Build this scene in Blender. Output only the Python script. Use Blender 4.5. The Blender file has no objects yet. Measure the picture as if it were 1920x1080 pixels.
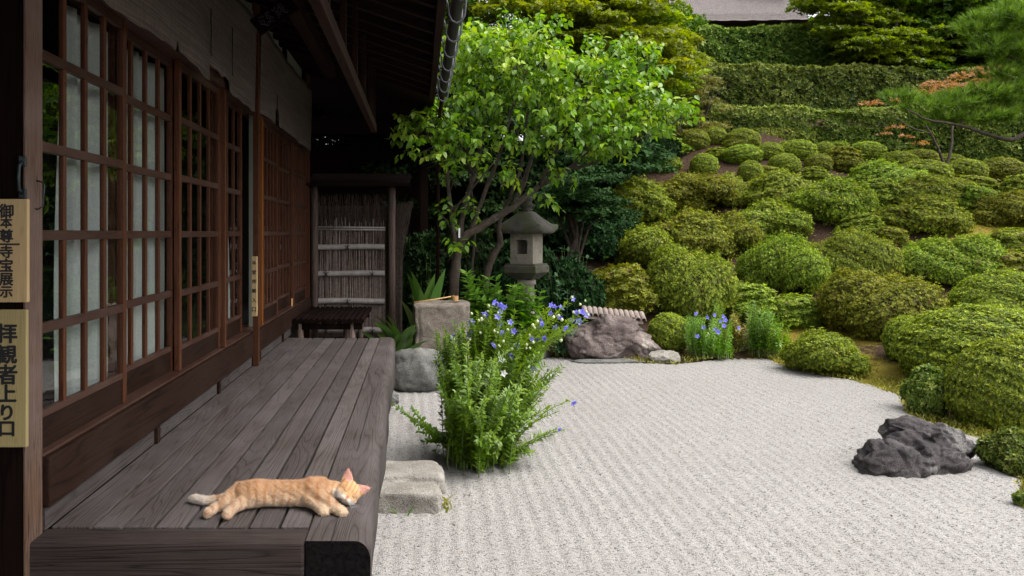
import bpy, bmesh, math, random
import numpy as np
from math import radians as R, pi, sin, cos
from mathutils import Vector, Matrix, noise as mnoise

SC = bpy.context.scene
COL = SC.collection
random.seed(7)
rng = np.random.default_rng(11)

# ------------------------------------------------------------------ camera
EYE = 1.55          # eye height above the gravel
F = 1440.0          # focal length in photo pixels (1920 wide)
CX, CY = 786.0, 436.0
cam = bpy.data.cameras.new('camera')
cam.lens = 27.0; cam.sensor_width = 36.0
cam.shift_x = (960 - CX) / 1920.0
cam.shift_y = -(540 - CY) / 1920.0
cam.clip_start = 0.05; cam.clip_end = 500
camo = bpy.data.objects.new('camera', cam); COL.objects.link(camo)
camo.location = (0, 0, EYE); camo.rotation_euler = (R(90), 0, 0)
SC.camera = camo

# ------------------------------------------------------------------ light
SUN_EL, SUN_AZ = R(60), R(112)      # azimuth clockwise from +Y
W = bpy.data.worlds.new('World'); SC.world = W; W.use_nodes = True
nt = W.node_tree; nt.nodes.clear()
sky = nt.nodes.new('ShaderNodeTexSky'); sky.sky_type = 'NISHITA'; sky.sun_disc = False
sky.sun_elevation = SUN_EL; sky.sun_rotation = SUN_AZ; sky.dust_density = 4.0; sky.ozone_density = 1.0
hs = nt.nodes.new('ShaderNodeHueSaturation'); hs.inputs['Saturation'].default_value = 0.18
bg = nt.nodes.new('ShaderNodeBackground'); bg.inputs['Strength'].default_value = 0.15
ow = nt.nodes.new('ShaderNodeOutputWorld')
nt.links.new(sky.outputs[0], hs.inputs['Color']); nt.links.new(hs.outputs[0], bg.inputs[0]); nt.links.new(bg.outputs[0], ow.inputs[0])
sun = bpy.data.lights.new('sun', 'SUN'); sun.energy = 1.15; sun.angle = R(45); sun.color = (1, 0.96, 0.9)
suno = bpy.data.objects.new('sun', sun); COL.objects.link(suno)
sd = Vector((sin(SUN_AZ) * cos(SUN_EL), cos(SUN_AZ) * cos(SUN_EL), sin(SUN_EL)))
suno.rotation_euler = sd.to_track_quat('Z', 'Y').to_euler()
suno.location = sd * 30
SC.view_settings.view_transform = 'Standard'; SC.view_settings.look = 'None'
SC.view_settings.exposure = 1.4; SC.view_settings.gamma = 1.0
SC.cycles.max_bounces = 7; SC.cycles.diffuse_bounces = 3; SC.cycles.glossy_bounces = 3
SC.cycles.transparent_max_bounces = 12; SC.cycles.transmission_bounces = 3
SC.cycles.sample_clamp_indirect = 4.0
try:
    SC.cycles.use_denoising = True; SC.cycles.denoiser = 'OPENIMAGEDENOISE'
except Exception:
    pass

# ------------------------------------------------------------------ helpers
def px(x, y, Y):
    """point at depth Y seen at photo pixel x, y"""
    return Vector(((x - CX) / F * Y, Y, EYE - (y - CY) / F * Y))

def link(o, parent=None):
    COL.objects.link(o)
    if parent is not None: o.parent = parent
    return o

def tag(o, label=None, cat=None, group=None, kind=None):
    if label: o['label'] = label
    if cat: o['category'] = cat
    if group: o['group'] = group
    if kind: o['kind'] = kind
    return o

def empty(name, loc=(0, 0, 0), label=None, cat=None, group=None):
    o = bpy.data.objects.new(name, None); o.empty_display_size = 0.1
    COL.objects.link(o); o.location = loc
    return tag(o, label, cat, group)

def npmesh(name, V, Fq, mats, tint=None, smooth=False, mi=None):
    """V (n,3); Fq list of (m,k) index arrays"""
    me = bpy.data.meshes.new(name)
    V = np.asarray(V, dtype=np.float32)
    me.vertices.add(len(V)); me.vertices.foreach_set('co', V.ravel())
    if not isinstance(Fq, list): Fq = [Fq]
    loops = np.concatenate([f.ravel() for f in Fq]).astype(np.int32)
    tot = np.concatenate([np.full(len(f), f.shape[1]) for f in Fq]).astype(np.int32)
    st = np.concatenate([[0], np.cumsum(tot)[:-1]]).astype(np.int32)
    me.loops.add(len(loops)); me.loops.foreach_set('vertex_index', loops)
    me.polygons.add(len(tot)); me.polygons.foreach_set('loop_start', st)
    try: me.polygons.foreach_set('loop_total', tot)
    except Exception: pass
    if mi is not None: me.polygons.foreach_set('material_index', np.asarray(mi, dtype=np.int32))
    if smooth: me.polygons.foreach_set('use_smooth', np.ones(len(tot), dtype=bool))
    for m in (mats if isinstance(mats, (list, tuple)) else [mats]): me.materials.append(m)
    if tint is not None:
        a = me.attributes.new('tint', 'FLOAT', 'FACE'); a.data.foreach_set('value', np.asarray(tint, dtype=np.float32))
    me.update(calc_edges=True)
    return me

def mobj(name, me, parent=None):
    return link(bpy.data.objects.new(name, me), parent)

class MB:
    """collects boxes, tubes, lathes into one mesh"""
    def __init__(s): s.bm = bmesh.new(); s.lay = s.bm.faces.layers.float.new('tint')
    def _t(s, faces, t):
        t = random.random() if t is None else t
        for f in faces: f[s.lay] = t
    def box(s, x0, x1, y0, y1, z0, z1, t=None, bev=0.0):
        vs = [s.bm.verts.new(p) for p in [(x0,y0,z0),(x1,y0,z0),(x1,y1,z0),(x0,y1,z0),(x0,y0,z1),(x1,y0,z1),(x1,y1,z1),(x0,y1,z1)]]
        fs = [s.bm.faces.new([vs[i] for i in q]) for q in [(3,2,1,0),(4,5,6,7),(0,1,5,4),(1,2,6,5),(2,3,7,6),(3,0,4,7)]]
        s._t(fs, t)
        if bev > 0:
            es = list({e for f in fs for e in f.edges})
            r = bmesh.ops.bevel(s.bm, geom=es, offset=bev, segments=2, affect='EDGES', profile=0.6)
            s._t(r['faces'], fs[0][s.lay] if fs[0].is_valid else (t or 0.5))
        return s
    def tube(s, pts, rad, n=8, t=None, cap=True, smooth=True):
        pts = [Vector(p) for p in pts]
        if not isinstance(rad, (list, tuple)): rad = [rad] * len(pts)
        rings = []; up = Vector((0, 0, 1)); prev = None
        for i, p in enumerate(pts):
            d = (pts[min(i+1, len(pts)-1)] - pts[max(i-1, 0)]).normalized()
            if prev is None:
                a = d.orthogonal().normalized() if abs(d.dot(up)) > .95 else d.cross(up).normalized()
            else:
                a = (prev - d * prev.dot(d)).normalized()
            prev = a; b = d.cross(a)
            rings.append([s.bm.verts.new(p + (a * cos(2*pi*k/n) + b * sin(2*pi*k/n)) * rad[i]) for k in range(n)])
        fs = []
        for i in range(len(rings) - 1):
            for k in range(n):
                fs.append(s.bm.faces.new([rings[i][k], rings[i][(k+1) % n], rings[i+1][(k+1) % n], rings[i+1][k]]))
        for f in fs: f.smooth = smooth
        if cap:
            fs.append(s.bm.faces.new(list(reversed(rings[0])))); fs.append(s.bm.faces.new(rings[-1]))
        s._t(fs, t); return s
    def lathe(s, prof, n=24, c=(0, 0, 0), t=None, rot=0.0, sharp=True):
        """prof list of (r, z); n sides"""
        rings = []
        for r, z in prof:
            rings.append([s.bm.verts.new((c[0] + r*cos(2*pi*k/n+rot), c[1] + r*sin(2*pi*k/n+rot), c[2] + z)) for k in range(n)])
        fs = []
        for i in range(len(rings) - 1):
            for k in range(n):
                f = s.bm.faces.new([rings[i][k], rings[i][(k+1) % n], rings[i+1][(k+1) % n], rings[i+1][k]])
                f.smooth = not sharp; fs.append(f)
        fs.append(s.bm.faces.new(list(reversed(rings[0])))); fs.append(s.bm.faces.new(rings[-1]))
        s._t(fs, t); return s
    def quad(s, pts, t=None):
        f = s.bm.faces.new([s.bm.verts.new(p) for p in pts]); s._t([f], t); return s
    def build(s, name, mat, parent=None, loc=None):
        me = bpy.data.meshes.new(name)
        s.bm.normal_update(); s.bm.to_mesh(me); s.bm.free()
        for m in (mat if isinstance(mat, (list, tuple)) else [mat]): me.materials.append(m)
        o = mobj(name, me, parent)
        if loc is not None: o.location = loc
        return o

# ------------------------------------------------------------------ materials
def newmat(name):
    m = bpy.data.materials.new(name); m.use_nodes = True
    n = m.node_tree.nodes; n.clear()
    out = n.new('ShaderNodeOutputMaterial'); b = n.new('ShaderNodeBsdfPrincipled')
    m.node_tree.links.new(b.outputs[0], out.inputs[0])
    return m, m.node_tree, b, out

def N(nt, kind, **kw):
    n = nt.nodes.new(kind)
    for k, v in kw.items():
        if k.startswith('i_'): n.inputs[k[2:].replace('_', ' ')].default_value = v
        else: setattr(n, k, v)
    return n

def ramp(nt, src, stops):
    r = nt.nodes.new('ShaderNodeValToRGB'); e = r.color_ramp.elements
    while len(e) > 1: e.remove(e[-1])
    e[0].position = stops[0][0]; e[0].color = (*stops[0][1], 1)
    for p, c in stops[1:]:
        k = e.new(p); k.color = (*c, 1)
    nt.links.new(src, r.inputs[0]); return r

def g3(v): return (v, v, v)

def math_(nt, op, a, b=None):
    m = nt.nodes.new('ShaderNodeMath'); m.operation = op
    for i, v in enumerate((a, b)):
        if v is None: continue
        if isinstance(v, (int, float)): m.inputs[i].default_value = v
        else: nt.links.new(v, m.inputs[i])
    return m.outputs[0]

def mixc(nt, fac, a, b, mode='MIX'):
    m = nt.nodes.new('ShaderNodeMix'); m.data_type = 'RGBA'; m.blend_type = mode
    if isinstance(fac, (int, float)): m.inputs[0].default_value = fac
    else: nt.links.new(fac, m.inputs[0])
    for i, v in ((6, a), (7, b)):
        if isinstance(v, tuple): m.inputs[i].default_value = (*v, 1)
        else: nt.links.new(v, m.inputs[i])
    return m.outputs[2]

def coords(nt, scale, kind='Object', off=None):
    tc = nt.nodes.new('ShaderNodeTexCoord'); mp = nt.nodes.new('ShaderNodeMapping')
    mp.inputs['Scale'].default_value = scale
    nt.links.new(tc.outputs[kind], mp.inputs[0])
    if off is not None: nt.links.new(off, mp.inputs['Location'])
    return mp.outputs[0]

def noise_(nt, vec, scale=1.0, detail=4.0, rough=0.55, dist=0.0):
    n = N(nt, 'ShaderNodeTexNoise'); n.inputs['Scale'].default_value = scale; n.inputs['Detail'].default_value = detail
    n.inputs['Roughness'].default_value = rough; n.inputs['Distortion'].default_value = dist
    nt.links.new(vec, n.inputs['Vector']); return n.outputs['Fac']

def bump(nt, h, b, strength=0.3, dist=0.01):
    n = nt.nodes.new('ShaderNodeBump'); n.inputs['Strength'].default_value = strength; n.inputs['Distance'].default_value = dist
    nt.links.new(h, n.inputs['Height']); nt.links.new(n.outputs[0], b.inputs['Normal'])

def tintattr(nt):
    a = nt.nodes.new('ShaderNodeAttribute'); a.attribute_name = 'tint'; return a.outputs['Fac']

def wood(name, dark, light, axis='Y', rough=0.6, rings=16.0, freq=(9, 0.7), worn=0.35, bumpy=0.35, gray=None, spec=0.12):
    """plank wood: grain is the contour lines of a noise stretched along the plank"""
    m, nt, b, out = newmat(name)
    lo, hi = freq
    sc = {'Y': (lo, hi, lo), 'X': (hi, lo, lo), 'Z': (lo, lo, hi)}[axis]
    t = tintattr(nt)
    off = nt.nodes.new('ShaderNodeCombineXYZ')
    o1 = math_(nt, 'MULTIPLY', t, 37.0); o2 = math_(nt, 'MULTIPLY', t, 91.0)
    for i, v in enumerate((o1, o2, o1)): nt.links.new(v, off.inputs[i])
    v = coords(nt, sc, 'Object', off.outputs[0])
    base = noise_(nt, v, 1.0, 1.5, 0.45, 0.3)
    ringv = math_(nt, 'FRACT', math_(nt, 'MULTIPLY', base, rings))
    tri = math_(nt, 'ABSOLUTE', math_(nt, 'SUBTRACT', ringv, 0.5))
    line = ramp(nt, tri, [(0.0, g3(0)), (0.14, g3(0.75)), (0.5, g3(1))]).outputs[0]
    fs = tuple(s * 7 if s == hi else s * 14 for s in sc)
    v2 = coords(nt, fs, 'Object', off.outputs[0])
    fib = noise_(nt, v2, 1.0, 3, 0.6)
    v3 = coords(nt, (2.3, 2.3, 2.3), 'Object', off.outputs[0])
    blot = noise_(nt, v3, 1.0, 5, 0.6)
    c = mixc(nt, line, dark, light)
    c = mixc(nt, ramp(nt, fib, [(0.3, g3(0)), (0.7, g3(1))]).outputs[0], mixc(nt, 0.45, c, dark), c)
    if gray:
        c = mixc(nt, ramp(nt, blot, [(0.4, g3(0)), (0.65, g3(worn * 2))]).outputs[0], c, gray)
    hv = N(nt, 'ShaderNodeHueSaturation')
    nt.links.new(c, hv.inputs['Color'])
    nt.links.new(math_(nt, 'ADD', math_(nt, 'MULTIPLY', t, 0.5), 0.75), hv.inputs['Value'])
    nt.links.new(hv.outputs[0], b.inputs['Base Color'])
    b.inputs['Roughness'].default_value = rough
    b.inputs['Specular IOR Level'].default_value = spec
    h = math_(nt, 'ADD', math_(nt, 'MULTIPLY', line, 0.6), fib)
    bump(nt, h, b, bumpy, 0.004)
    return m

def leafmat(name, dark, mid, light, transl=0.3, rough=0.45, brown=None, spec=0.4, hue=0.03):
    m, nt, b, out = newmat(name)
    t = tintattr(nt)
    st = [(0.0, dark), (0.5, mid), (1.0, light)]
    if brown: st = [(0.0, brown), (0.05, brown), (0.09, dark), (0.5, mid), (1.0, light)]
    c = ramp(nt, t, st).outputs[0]
    oi = nt.nodes.new('ShaderNodeObjectInfo')
    hv = N(nt, 'ShaderNodeHueSaturation')
    nt.links.new(c, hv.inputs['Color'])
    nt.links.new(math_(nt, 'ADD', math_(nt, 'MULTIPLY', oi.outputs['Random'], hue), 0.5 - hue / 2), hv.inputs['Hue'])
    nt.links.new(math_(nt, 'ADD', math_(nt, 'MULTIPLY', oi.outputs['Random'], 0.5), 0.78), hv.inputs['Value'])
    nt.links.new(hv.outputs[0], b.inputs['Base Color'])
    b.inputs['Roughness'].default_value = rough; b.inputs['Specular IOR Level'].default_value = spec
    tr = nt.nodes.new('ShaderNodeBsdfTranslucent')
    br = N(nt, 'ShaderNodeHueSaturation'); br.inputs['Saturation'].default_value = 1.1; br.inputs['Value'].default_value = 1.3
    nt.links.new(hv.outputs[0], br.inputs['Color']); nt.links.new(br.outputs[0], tr.inputs[0])
    mx = nt.nodes.new('ShaderNodeMixShader'); mx.inputs[0].default_value = transl
    nt.links.new(b.outputs[0], mx.inputs[1]); nt.links.new(tr.outputs[0], mx.inputs[2])
    nt.links.new(mx.outputs[0], out.inputs[0])
    return m

def plain(name, col, rough=0.6, var=0.25, scale=20.0, bumpy=0.15, metal=0.0, spec=0.4):
    m, nt, b, out = newmat(name)
    v = coords(nt, (scale,) * 3)
    n = noise_(nt, v, 1.0, 5, 0.6)
    lo = tuple(c * (1 - var) for c in col); hi = tuple(min(1, c * (1 + var)) for c in col)
    nt.links.new(ramp(nt, n, [(0.3, lo), (0.7, hi)]).outputs[0], b.inputs['Base Color'])
    b.inputs['Roughness'].default_value = rough; b.inputs['Metallic'].default_value = metal
    b.inputs['Specular IOR Level'].default_value = spec
    if bumpy: bump(nt, n, b, bumpy, 0.01)
    return m

def stone(name, a, c, patch, scale=6.0, speck=0.25, bumpy=0.5, patch_at=0.58):
    m, nt, b, out = newmat(name)
    v = coords(nt, (1, 1, 1))
    n1 = noise_(nt, v, scale, 6, 0.65); n2 = noise_(nt, v, scale * 0.45, 6, 0.7, 0.4); n3 = noise_(nt, v, scale * 22, 2, 0.6)
    col = ramp(nt, n1, [(0.3, a), (0.7, c)]).outputs[0]
    col = mixc(nt, ramp(nt, n2, [(patch_at, g3(0)), (patch_at + .06, g3(0.8))]).outputs[0], col, patch)
    sp = ramp(nt, n3, [(0.3, g3(1 - speck * 2)), (0.5, g3(1)), (0.7, g3(1 + speck))]).outputs[0]
    col = mixc(nt, 1.0, col, sp, 'MULTIPLY')
    nt.links.new(col, b.inputs['Base Color']); b.inputs['Roughness'].default_value = 0.85
    b.inputs['Specular IOR Level'].default_value = 0.25
    h = math_(nt, 'ADD', n1, math_(nt, 'MULTIPLY', n3, 0.35))
    bump(nt, h, b, bumpy, 0.03)
    return m

M = {}
M['deck'] = wood('weathered_deck_wood', (0.033, 0.026, 0.0235), (0.074, 0.061, 0.056), 'Y', 0.7, 19, (8, 0.55), 0.3, 0.55, (0.092, 0.080, 0.079))
M['beamx'] = wood('weathered_front_beam_wood', (0.014, 0.010, 0.009), (0.042, 0.031, 0.027), 'X', 0.7, 11, (16, 0.5), 0.3, 0.8, (0.052, 0.041, 0.038))
M['endgrain'] = plain('dark_end_grain', (0.006, 0.005, 0.005), 0.9, 0.6, 60, 0.5, 0.0, 0.05)
M['door'] = wood('red_brown_door_wood', (0.032, 0.0105, 0.005), (0.110, 0.040, 0.019), 'Z', 0.42, 10, (30, 1.5), 0.3, 0.2, (0.075, 0.034, 0.021), 0.14)
M['doory'] = wood('red_brown_rail_wood', (0.022, 0.010, 0.007), (0.06, 0.027, 0.019), 'Y', 0.45, 10, (30, 1.5), 0.3, 0.2, (0.07, 0.042, 0.033), 0.16)
M['panel'] = wood('dark_sill_wood', (0.006, 0.003, 0.0022), (0.024, 0.0105, 0.007), 'Y', 0.5, 12, (9, 0.7), 0.35, 0.3, (0.026, 0.014, 0.010), 0.10)
M['orange'] = wood('orange_stile_wood', (0.13, 0.040, 0.010), (0.22, 0.075, 0.018), 'Z', 0.45, 8, (20, 1), 0.2, 0.2)
M['post'] = wood('weathered_post_wood', (0.022, 0.012, 0.008), (0.13, 0.076, 0.05), 'Z', 0.7, 14, (26, 1.2), 0.4, 0.6, (0.14, 0.10, 0.085))
M['postdark'] = wood('dark_post_wood', (0.004, 0.0022, 0.0016), (0.010, 0.005, 0.0038), 'Z', 0.8, 10, (14, 0.8), 0.3, 0.3, None, 0.04)
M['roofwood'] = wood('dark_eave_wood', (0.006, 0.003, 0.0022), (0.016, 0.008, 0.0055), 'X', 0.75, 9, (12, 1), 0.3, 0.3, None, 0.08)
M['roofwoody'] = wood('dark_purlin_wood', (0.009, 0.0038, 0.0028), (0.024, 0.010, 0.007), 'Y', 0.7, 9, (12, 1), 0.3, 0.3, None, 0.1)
M['screen_post'] = wood('dry_screen_post_wood', (0.07, 0.046, 0.038), (0.16, 0.115, 0.097), 'Z', 0.7, 9, (20, 1), 0.3, 0.3)
M['signwood'] = wood('pale_sign_wood', (0.36, 0.25, 0.125), (0.45, 0.325, 0.17), 'Z', 0.55, 14, (40, 1.2), 0.2, 0.05)
M['signwood2'] = wood('yellow_sign_wood', (0.25, 0.195, 0.085), (0.32, 0.26, 0.125), 'Z', 0.55, 14, (40, 1.2), 0.2, 0.05)
M['ink'] = plain('black_ink', (0.008, 0.008, 0.009), 0.5, 0.2, 30, 0)
M['plaster'] = plain('old_plaster', (0.20, 0.205, 0.165), 0.9, 0.12, 5, 0.1)
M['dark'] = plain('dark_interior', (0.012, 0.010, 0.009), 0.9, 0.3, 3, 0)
M['iron'] = plain('dark_iron', (0.035, 0.045, 0.045), 0.45, 0.3, 40, 0.1, 0.7)
M['gutter'] = plain('bronze_gutter', (0.015, 0.017, 0.015), 0.5, 0.3, 30, 0.05, 0.3)
M['hook'] = plain('grey_hook_metal', (0.075, 0.075, 0.085), 0.6, 0.2, 40, 0.05, 0.0, 0.2)
M['bark'] = stone('tree_bark', (0.035, 0.025, 0.019), (0.10, 0.078, 0.06), (0.13, 0.125, 0.10), 14, 0.25, 0.8, 0.6)
M['twig'] = plain('twig_brown', (0.035, 0.022, 0.015), 0.85, 0.4, 30, 0.3)
M['bamboo'] = plain('dry_bamboo', (0.40, 0.355, 0.33), 0.6, 0.25, 12, 0.05)
M['stick'] = plain('dry_sticks', (0.28, 0.215, 0.18), 0.8, 0.35, 25, 0.2)
M['brush'] = plain('dry_brushwood', (0.085, 0.061, 0.049), 0.9, 0.5, 30, 0.2)
M['tile'] = plain('brown_roof_tile', (0.24, 0.19, 0.165), 0.75, 0.25, 18, 0.2)
M['ladle'] = plain('ladle_bamboo', (0.42, 0.24, 0.10), 0.5, 0.2, 30, 0.05)
M['granite'] = stone('lantern_granite', (0.16, 0.142, 0.118), (0.27, 0.24, 0.195), (0.10, 0.096, 0.07), 7, 0.3, 0.35, 0.56)
M['mossgranite_shade'] = stone('shade_toned_mossy_granite', (0.035, 0.033, 0.028), (0.10, 0.092, 0.077), (0.055, 0.06, 0.028), 7, 0.3, 0.4, 0.5)  # mossy granite, albedo lowered for the tree's shade on the lantern
M['basin'] = stone('basin_granite', (0.13, 0.11, 0.09), (0.30, 0.255, 0.21), (0.20, 0.18, 0.14), 9, 0.4, 1.0, 0.6)
M['greyrock'] = stone('grey_rock', (0.085, 0.085, 0.08), (0.18, 0.178, 0.16), (0.07, 0.07, 0.066), 5, 0.2, 0.5, 0.55)
M['darkrock'] = stone('dark_rock', (0.022, 0.019, 0.020), (0.105, 0.092, 0.092), (0.20, 0.19, 0.18), 9, 0.45, 1.0, 0.54)
M['boulder'] = stone('pink_grey_boulder', (0.075, 0.055, 0.051), (0.185, 0.147, 0.135), (0.31, 0.285, 0.24), 4.2, 0.3, 0.9, 0.565)
M['slab'] = stone('step_granite', (0.17, 0.155, 0.13), (0.29, 0.27, 0.24), (0.12, 0.11, 0.08), 6, 0.3, 0.5, 0.62)
M['white'] = plain('white_plastic', (0.75, 0.76, 0.74), 0.5, 0.05, 20, 0)

# leaves  (dark, mid, light)
M['azalea'] = leafmat('azalea_leaf', (0.058, 0.095, 0.008), (0.185, 0.240, 0.018), (0.40, 0.45, 0.058), 0.36, 0.5, (0.19, 0.115, 0.040), 0.25, 0.06)
M['clipped'] = leafmat('clipped_azalea_leaf', (0.055, 0.092, 0.008), (0.195, 0.250, 0.014), (0.40, 0.45, 0.042), 0.33, 0.5, (0.13, 0.085, 0.025), 0.35, 0.035)
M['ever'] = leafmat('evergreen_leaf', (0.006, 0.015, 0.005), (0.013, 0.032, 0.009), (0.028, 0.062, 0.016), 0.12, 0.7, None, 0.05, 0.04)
M['hedge'] = leafmat('hedge_leaf', (0.032, 0.070, 0.009), (0.125, 0.190, 0.022), (0.34, 0.40, 0.095), 0.3, 0.5, (0.16, 0.12, 0.05), 0.22, 0.03)
M['plum'] = leafmat('plum_leaf', (0.055, 0.135, 0.012), (0.150, 0.275, 0.020), (0.34, 0.44, 0.045), 0.42, 0.38, None, 0.5, 0.0)
M['maple'] = leafmat('maple_leaf', (0.065, 0.120, 0.007), (0.180, 0.265, 0.012), (0.36, 0.42, 0.030), 0.45, 0.5, None, 0.3, 0.04)
M['maplemid'] = leafmat('mid_maple_leaf', (0.030, 0.072, 0.006), (0.075, 0.140, 0.011), (0.16, 0.22, 0.020), 0.4, 0.55, None, 0.2, 0.03)
M['redmaple'] = leafmat('orange_maple_leaf', (0.20, 0.15, 0.03), (0.36, 0.17, 0.055), (0.45, 0.25, 0.12), 0.35, 0.55, None, 0.3, 0.02)
M['pine'] = leafmat('pine_needle', (0.060, 0.120, 0.013), (0.140, 0.240, 0.026), (0.25, 0.38, 0.050), 0.3, 0.55, None, 0.15, 0.0)
M['bell'] = leafmat('bellflower_leaf', (0.052, 0.135, 0.011), (0.140, 0.270, 0.020), (0.25, 0.39, 0.040), 0.38, 0.4, None, 0.45, 0.02)
M['broad'] = leafmat('aspidistra_leaf', (0.03, 0.085, 0.014), (0.075, 0.15, 0.025), (0.22, 0.27, 0.05), 0.15, 0.3, None, 0.45, 0.02)
M['hydra'] = leafmat('bright_broad_leaf', (0.055, 0.15, 0.014), (0.115, 0.26, 0.022), (0.19, 0.36, 0.04), 0.35, 0.4, None, 0.45, 0.0)
M['dull'] = leafmat('dark_broad_leaf', (0.010, 0.034, 0.014), (0.022, 0.060, 0.026), (0.05, 0.10, 0.04), 0.12, 0.6, None, 0.12, 0.02)
M['grass'] = leafmat('grass_blade', (0.08, 0.11, 0.015), (0.19, 0.19, 0.03), (0.34, 0.29, 0.06), 0.25, 0.5, None, 0.3, 0.03)
M['fern'] = leafmat('fern_frond', (0.05, 0.11, 0.012), (0.10, 0.19, 0.02), (0.17, 0.26, 0.04), 0.3, 0.5, None, 0.3, 0.02)
M['petal'] = leafmat('blue_petal', (0.16, 0.15, 0.60), (0.24, 0.23, 0.74), (0.38, 0.38, 0.85), 0.35, 0.5, None, 0.3, 0.0)
M['whitepetal'] = leafmat('white_petal', (0.7, 0.7, 0.7), (0.8, 0.8, 0.8), (0.85, 0.85, 0.82), 0.35, 0.5, None, 0.3, 0.0)
M['bud'] = leafmat('pale_bud', (0.40, 0.46, 0.22), (0.52, 0.56, 0.32), (0.62, 0.64, 0.45), 0.2, 0.5, None, 0.3, 0.0)
M['litter'] = leafmat('dead_leaf', (0.08, 0.035, 0.015), (0.16, 0.08, 0.035), (0.26, 0.16, 0.08), 0.1, 0.7, None, 0.2, 0.0)
M['stem'] = plain('green_stem', (0.10, 0.16, 0.035), 0.6, 0.25, 20, 0)

def glassmat():
    m, nt, b, out = newmat('window_glass'); nt.nodes.remove(b)
    tr = nt.nodes.new('ShaderNodeBsdfTransparent'); tr.inputs[0].default_value = (0.90, 0.93, 0.91, 1)
    gl = nt.nodes.new('ShaderNodeBsdfGlossy'); gl.inputs['Roughness'].default_value = 0.01
    ge = nt.nodes.new('ShaderNodeNewGeometry'); vm = nt.nodes.new('ShaderNodeVectorMath'); vm.operation = 'DOT_PRODUCT'
    nt.links.new(ge.outputs['Incoming'], vm.inputs[0]); nt.links.new(ge.outputs['Normal'], vm.inputs[1])
    co = math_(nt, 'SUBTRACT', 1.0, math_(nt, 'ABSOLUTE', vm.outputs['Value']))
    fre = math_(nt, 'ADD', 0.13, math_(nt, 'MULTIPLY', math_(nt, 'POWER', co, 5.0), 0.9))
    v = coords(nt, (1, 1, 1)); n = noise_(nt, v, 5.0, 2, 0.5)
    bp = nt.nodes.new('ShaderNodeBump'); bp.inputs['Strength'].default_value = 0.06; bp.inputs['Distance'].default_value = 0.02
    nt.links.new(n, bp.inputs['Height']); nt.links.new(bp.outputs[0], gl.inputs['Normal'])
    mx = nt.nodes.new('ShaderNodeMixShader')
    nt.links.new(fre, mx.inputs[0])
    nt.links.new(tr.outputs[0], mx.inputs[1]); nt.links.new(gl.outputs[0], mx.inputs[2]); nt.links.new(mx.outputs[0], out.inputs[0])
    return m
M['glass'] = glassmat()

def clothmat():
    m, nt, b, out = newmat('white_curtain_cloth')
    v = coords(nt, (1, 260, 260)); n = noise_(nt, v, 1.0, 2, 0.5)
    v2 = coords(nt, (3, 3, 2)); n2 = noise_(nt, v2, 1.0, 4, 0.5)
    c = ramp(nt, n, [(0.3, (0.34, 0.36, 0.345)), (0.7, (0.50, 0.52, 0.50))]).outputs[0]
    c = mixc(nt, math_(nt, 'MULTIPLY', n2, 0.5), c, (0.29, 0.31, 0.295))
    nt.links.new(c, b.inputs['Base Color']); b.inputs['Roughness'].default_value = 0.9
    return m
M['cloth'] = clothmat()

def blindmat():
    m, nt, b, out = newmat('reed_blind')
    v = coords(nt, (1, 2.0, 170)); n = noise_(nt, v, 1.0, 3, 0.6)
    v2 = coords(nt, (1, 55, 9)); n2 = noise_(nt, v2, 1.0, 3, 0.6)
    c = ramp(nt, n, [(0.32, (0.03, 0.022, 0.018)), (0.52, (0.085, 0.063, 0.049)), (0.75, (0.16, 0.124, 0.10))]).outputs[0]
    c = mixc(nt, ramp(nt, n2, [(0.35, g3(0.6)), (0.55, g3(0))]).outputs[0], c, (0.045, 0.034, 0.028))
    nt.links.new(c, b.inputs['Base Color']); b.inputs['Roughness'].default_value = 0.85
    bump(nt, n, b, 0.7, 0.008); return m
M['blind'] = blindmat()

def gravelmat():
    m, nt, b, out = newmat('white_gravel')
    v = coords(nt, (1, 1, 1))
    wn = N(nt, 'ShaderNodeTexNoise'); wn.inputs['Scale'].default_value = 60
    nt.links.new(v, wn.inputs['Vector'])
    vo = N(nt, 'ShaderNodeTexVoronoi'); vo.inputs['Scale'].default_value = 145; vo.inputs['Randomness'].default_value = 1.0
    mixv = nt.nodes.new('ShaderNodeMix'); mixv.data_type = 'VECTOR'; mixv.inputs[0].default_value = 0.006
    nt.links.new(v, mixv.inputs[4]); nt.links.new(wn.outputs['Color'], mixv.inputs[5])
    nt.links.new(mixv.outputs[1], vo.inputs['Vector'])
    sep = nt.nodes.new('ShaderNodeSeparateColor'); nt.links.new(vo.outputs['Color'], sep.inputs[0])
    c = ramp(nt, sep.outputs[0], [(0.0, (0.055, 0.053, 0.060)), (0.08, (0.10, 0.095, 0.10)), (0.12, (0.225, 0.21, 0.192)), (0.5, (0.325, 0.310, 0.292)), (1.0, (0.410, 0.394, 0.375))]).outputs[0]
    n2 = noise_(nt, v, 1.1, 5, 0.6)
    c = mixc(nt, ramp(nt, n2, [(0.35, g3(0.22)), (0.65, g3(0))]).outputs[0], c, (0.22, 0.205, 0.185))
    nt.links.new(c, b.inputs['Base Color']); b.inputs['Roughness'].default_value = 0.9; b.inputs['Specular IOR Level'].default_value = 0.2
    h = math_(nt, 'SUBTRACT', 1.0, vo.outputs['Distance'])
    h = math_(nt, 'ADD', h, math_(nt, 'MULTIPLY', sep.outputs[1], 0.6))
    bump(nt, h, b, 0.7, 0.010); return m
M['gravel'] = gravelmat()

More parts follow.
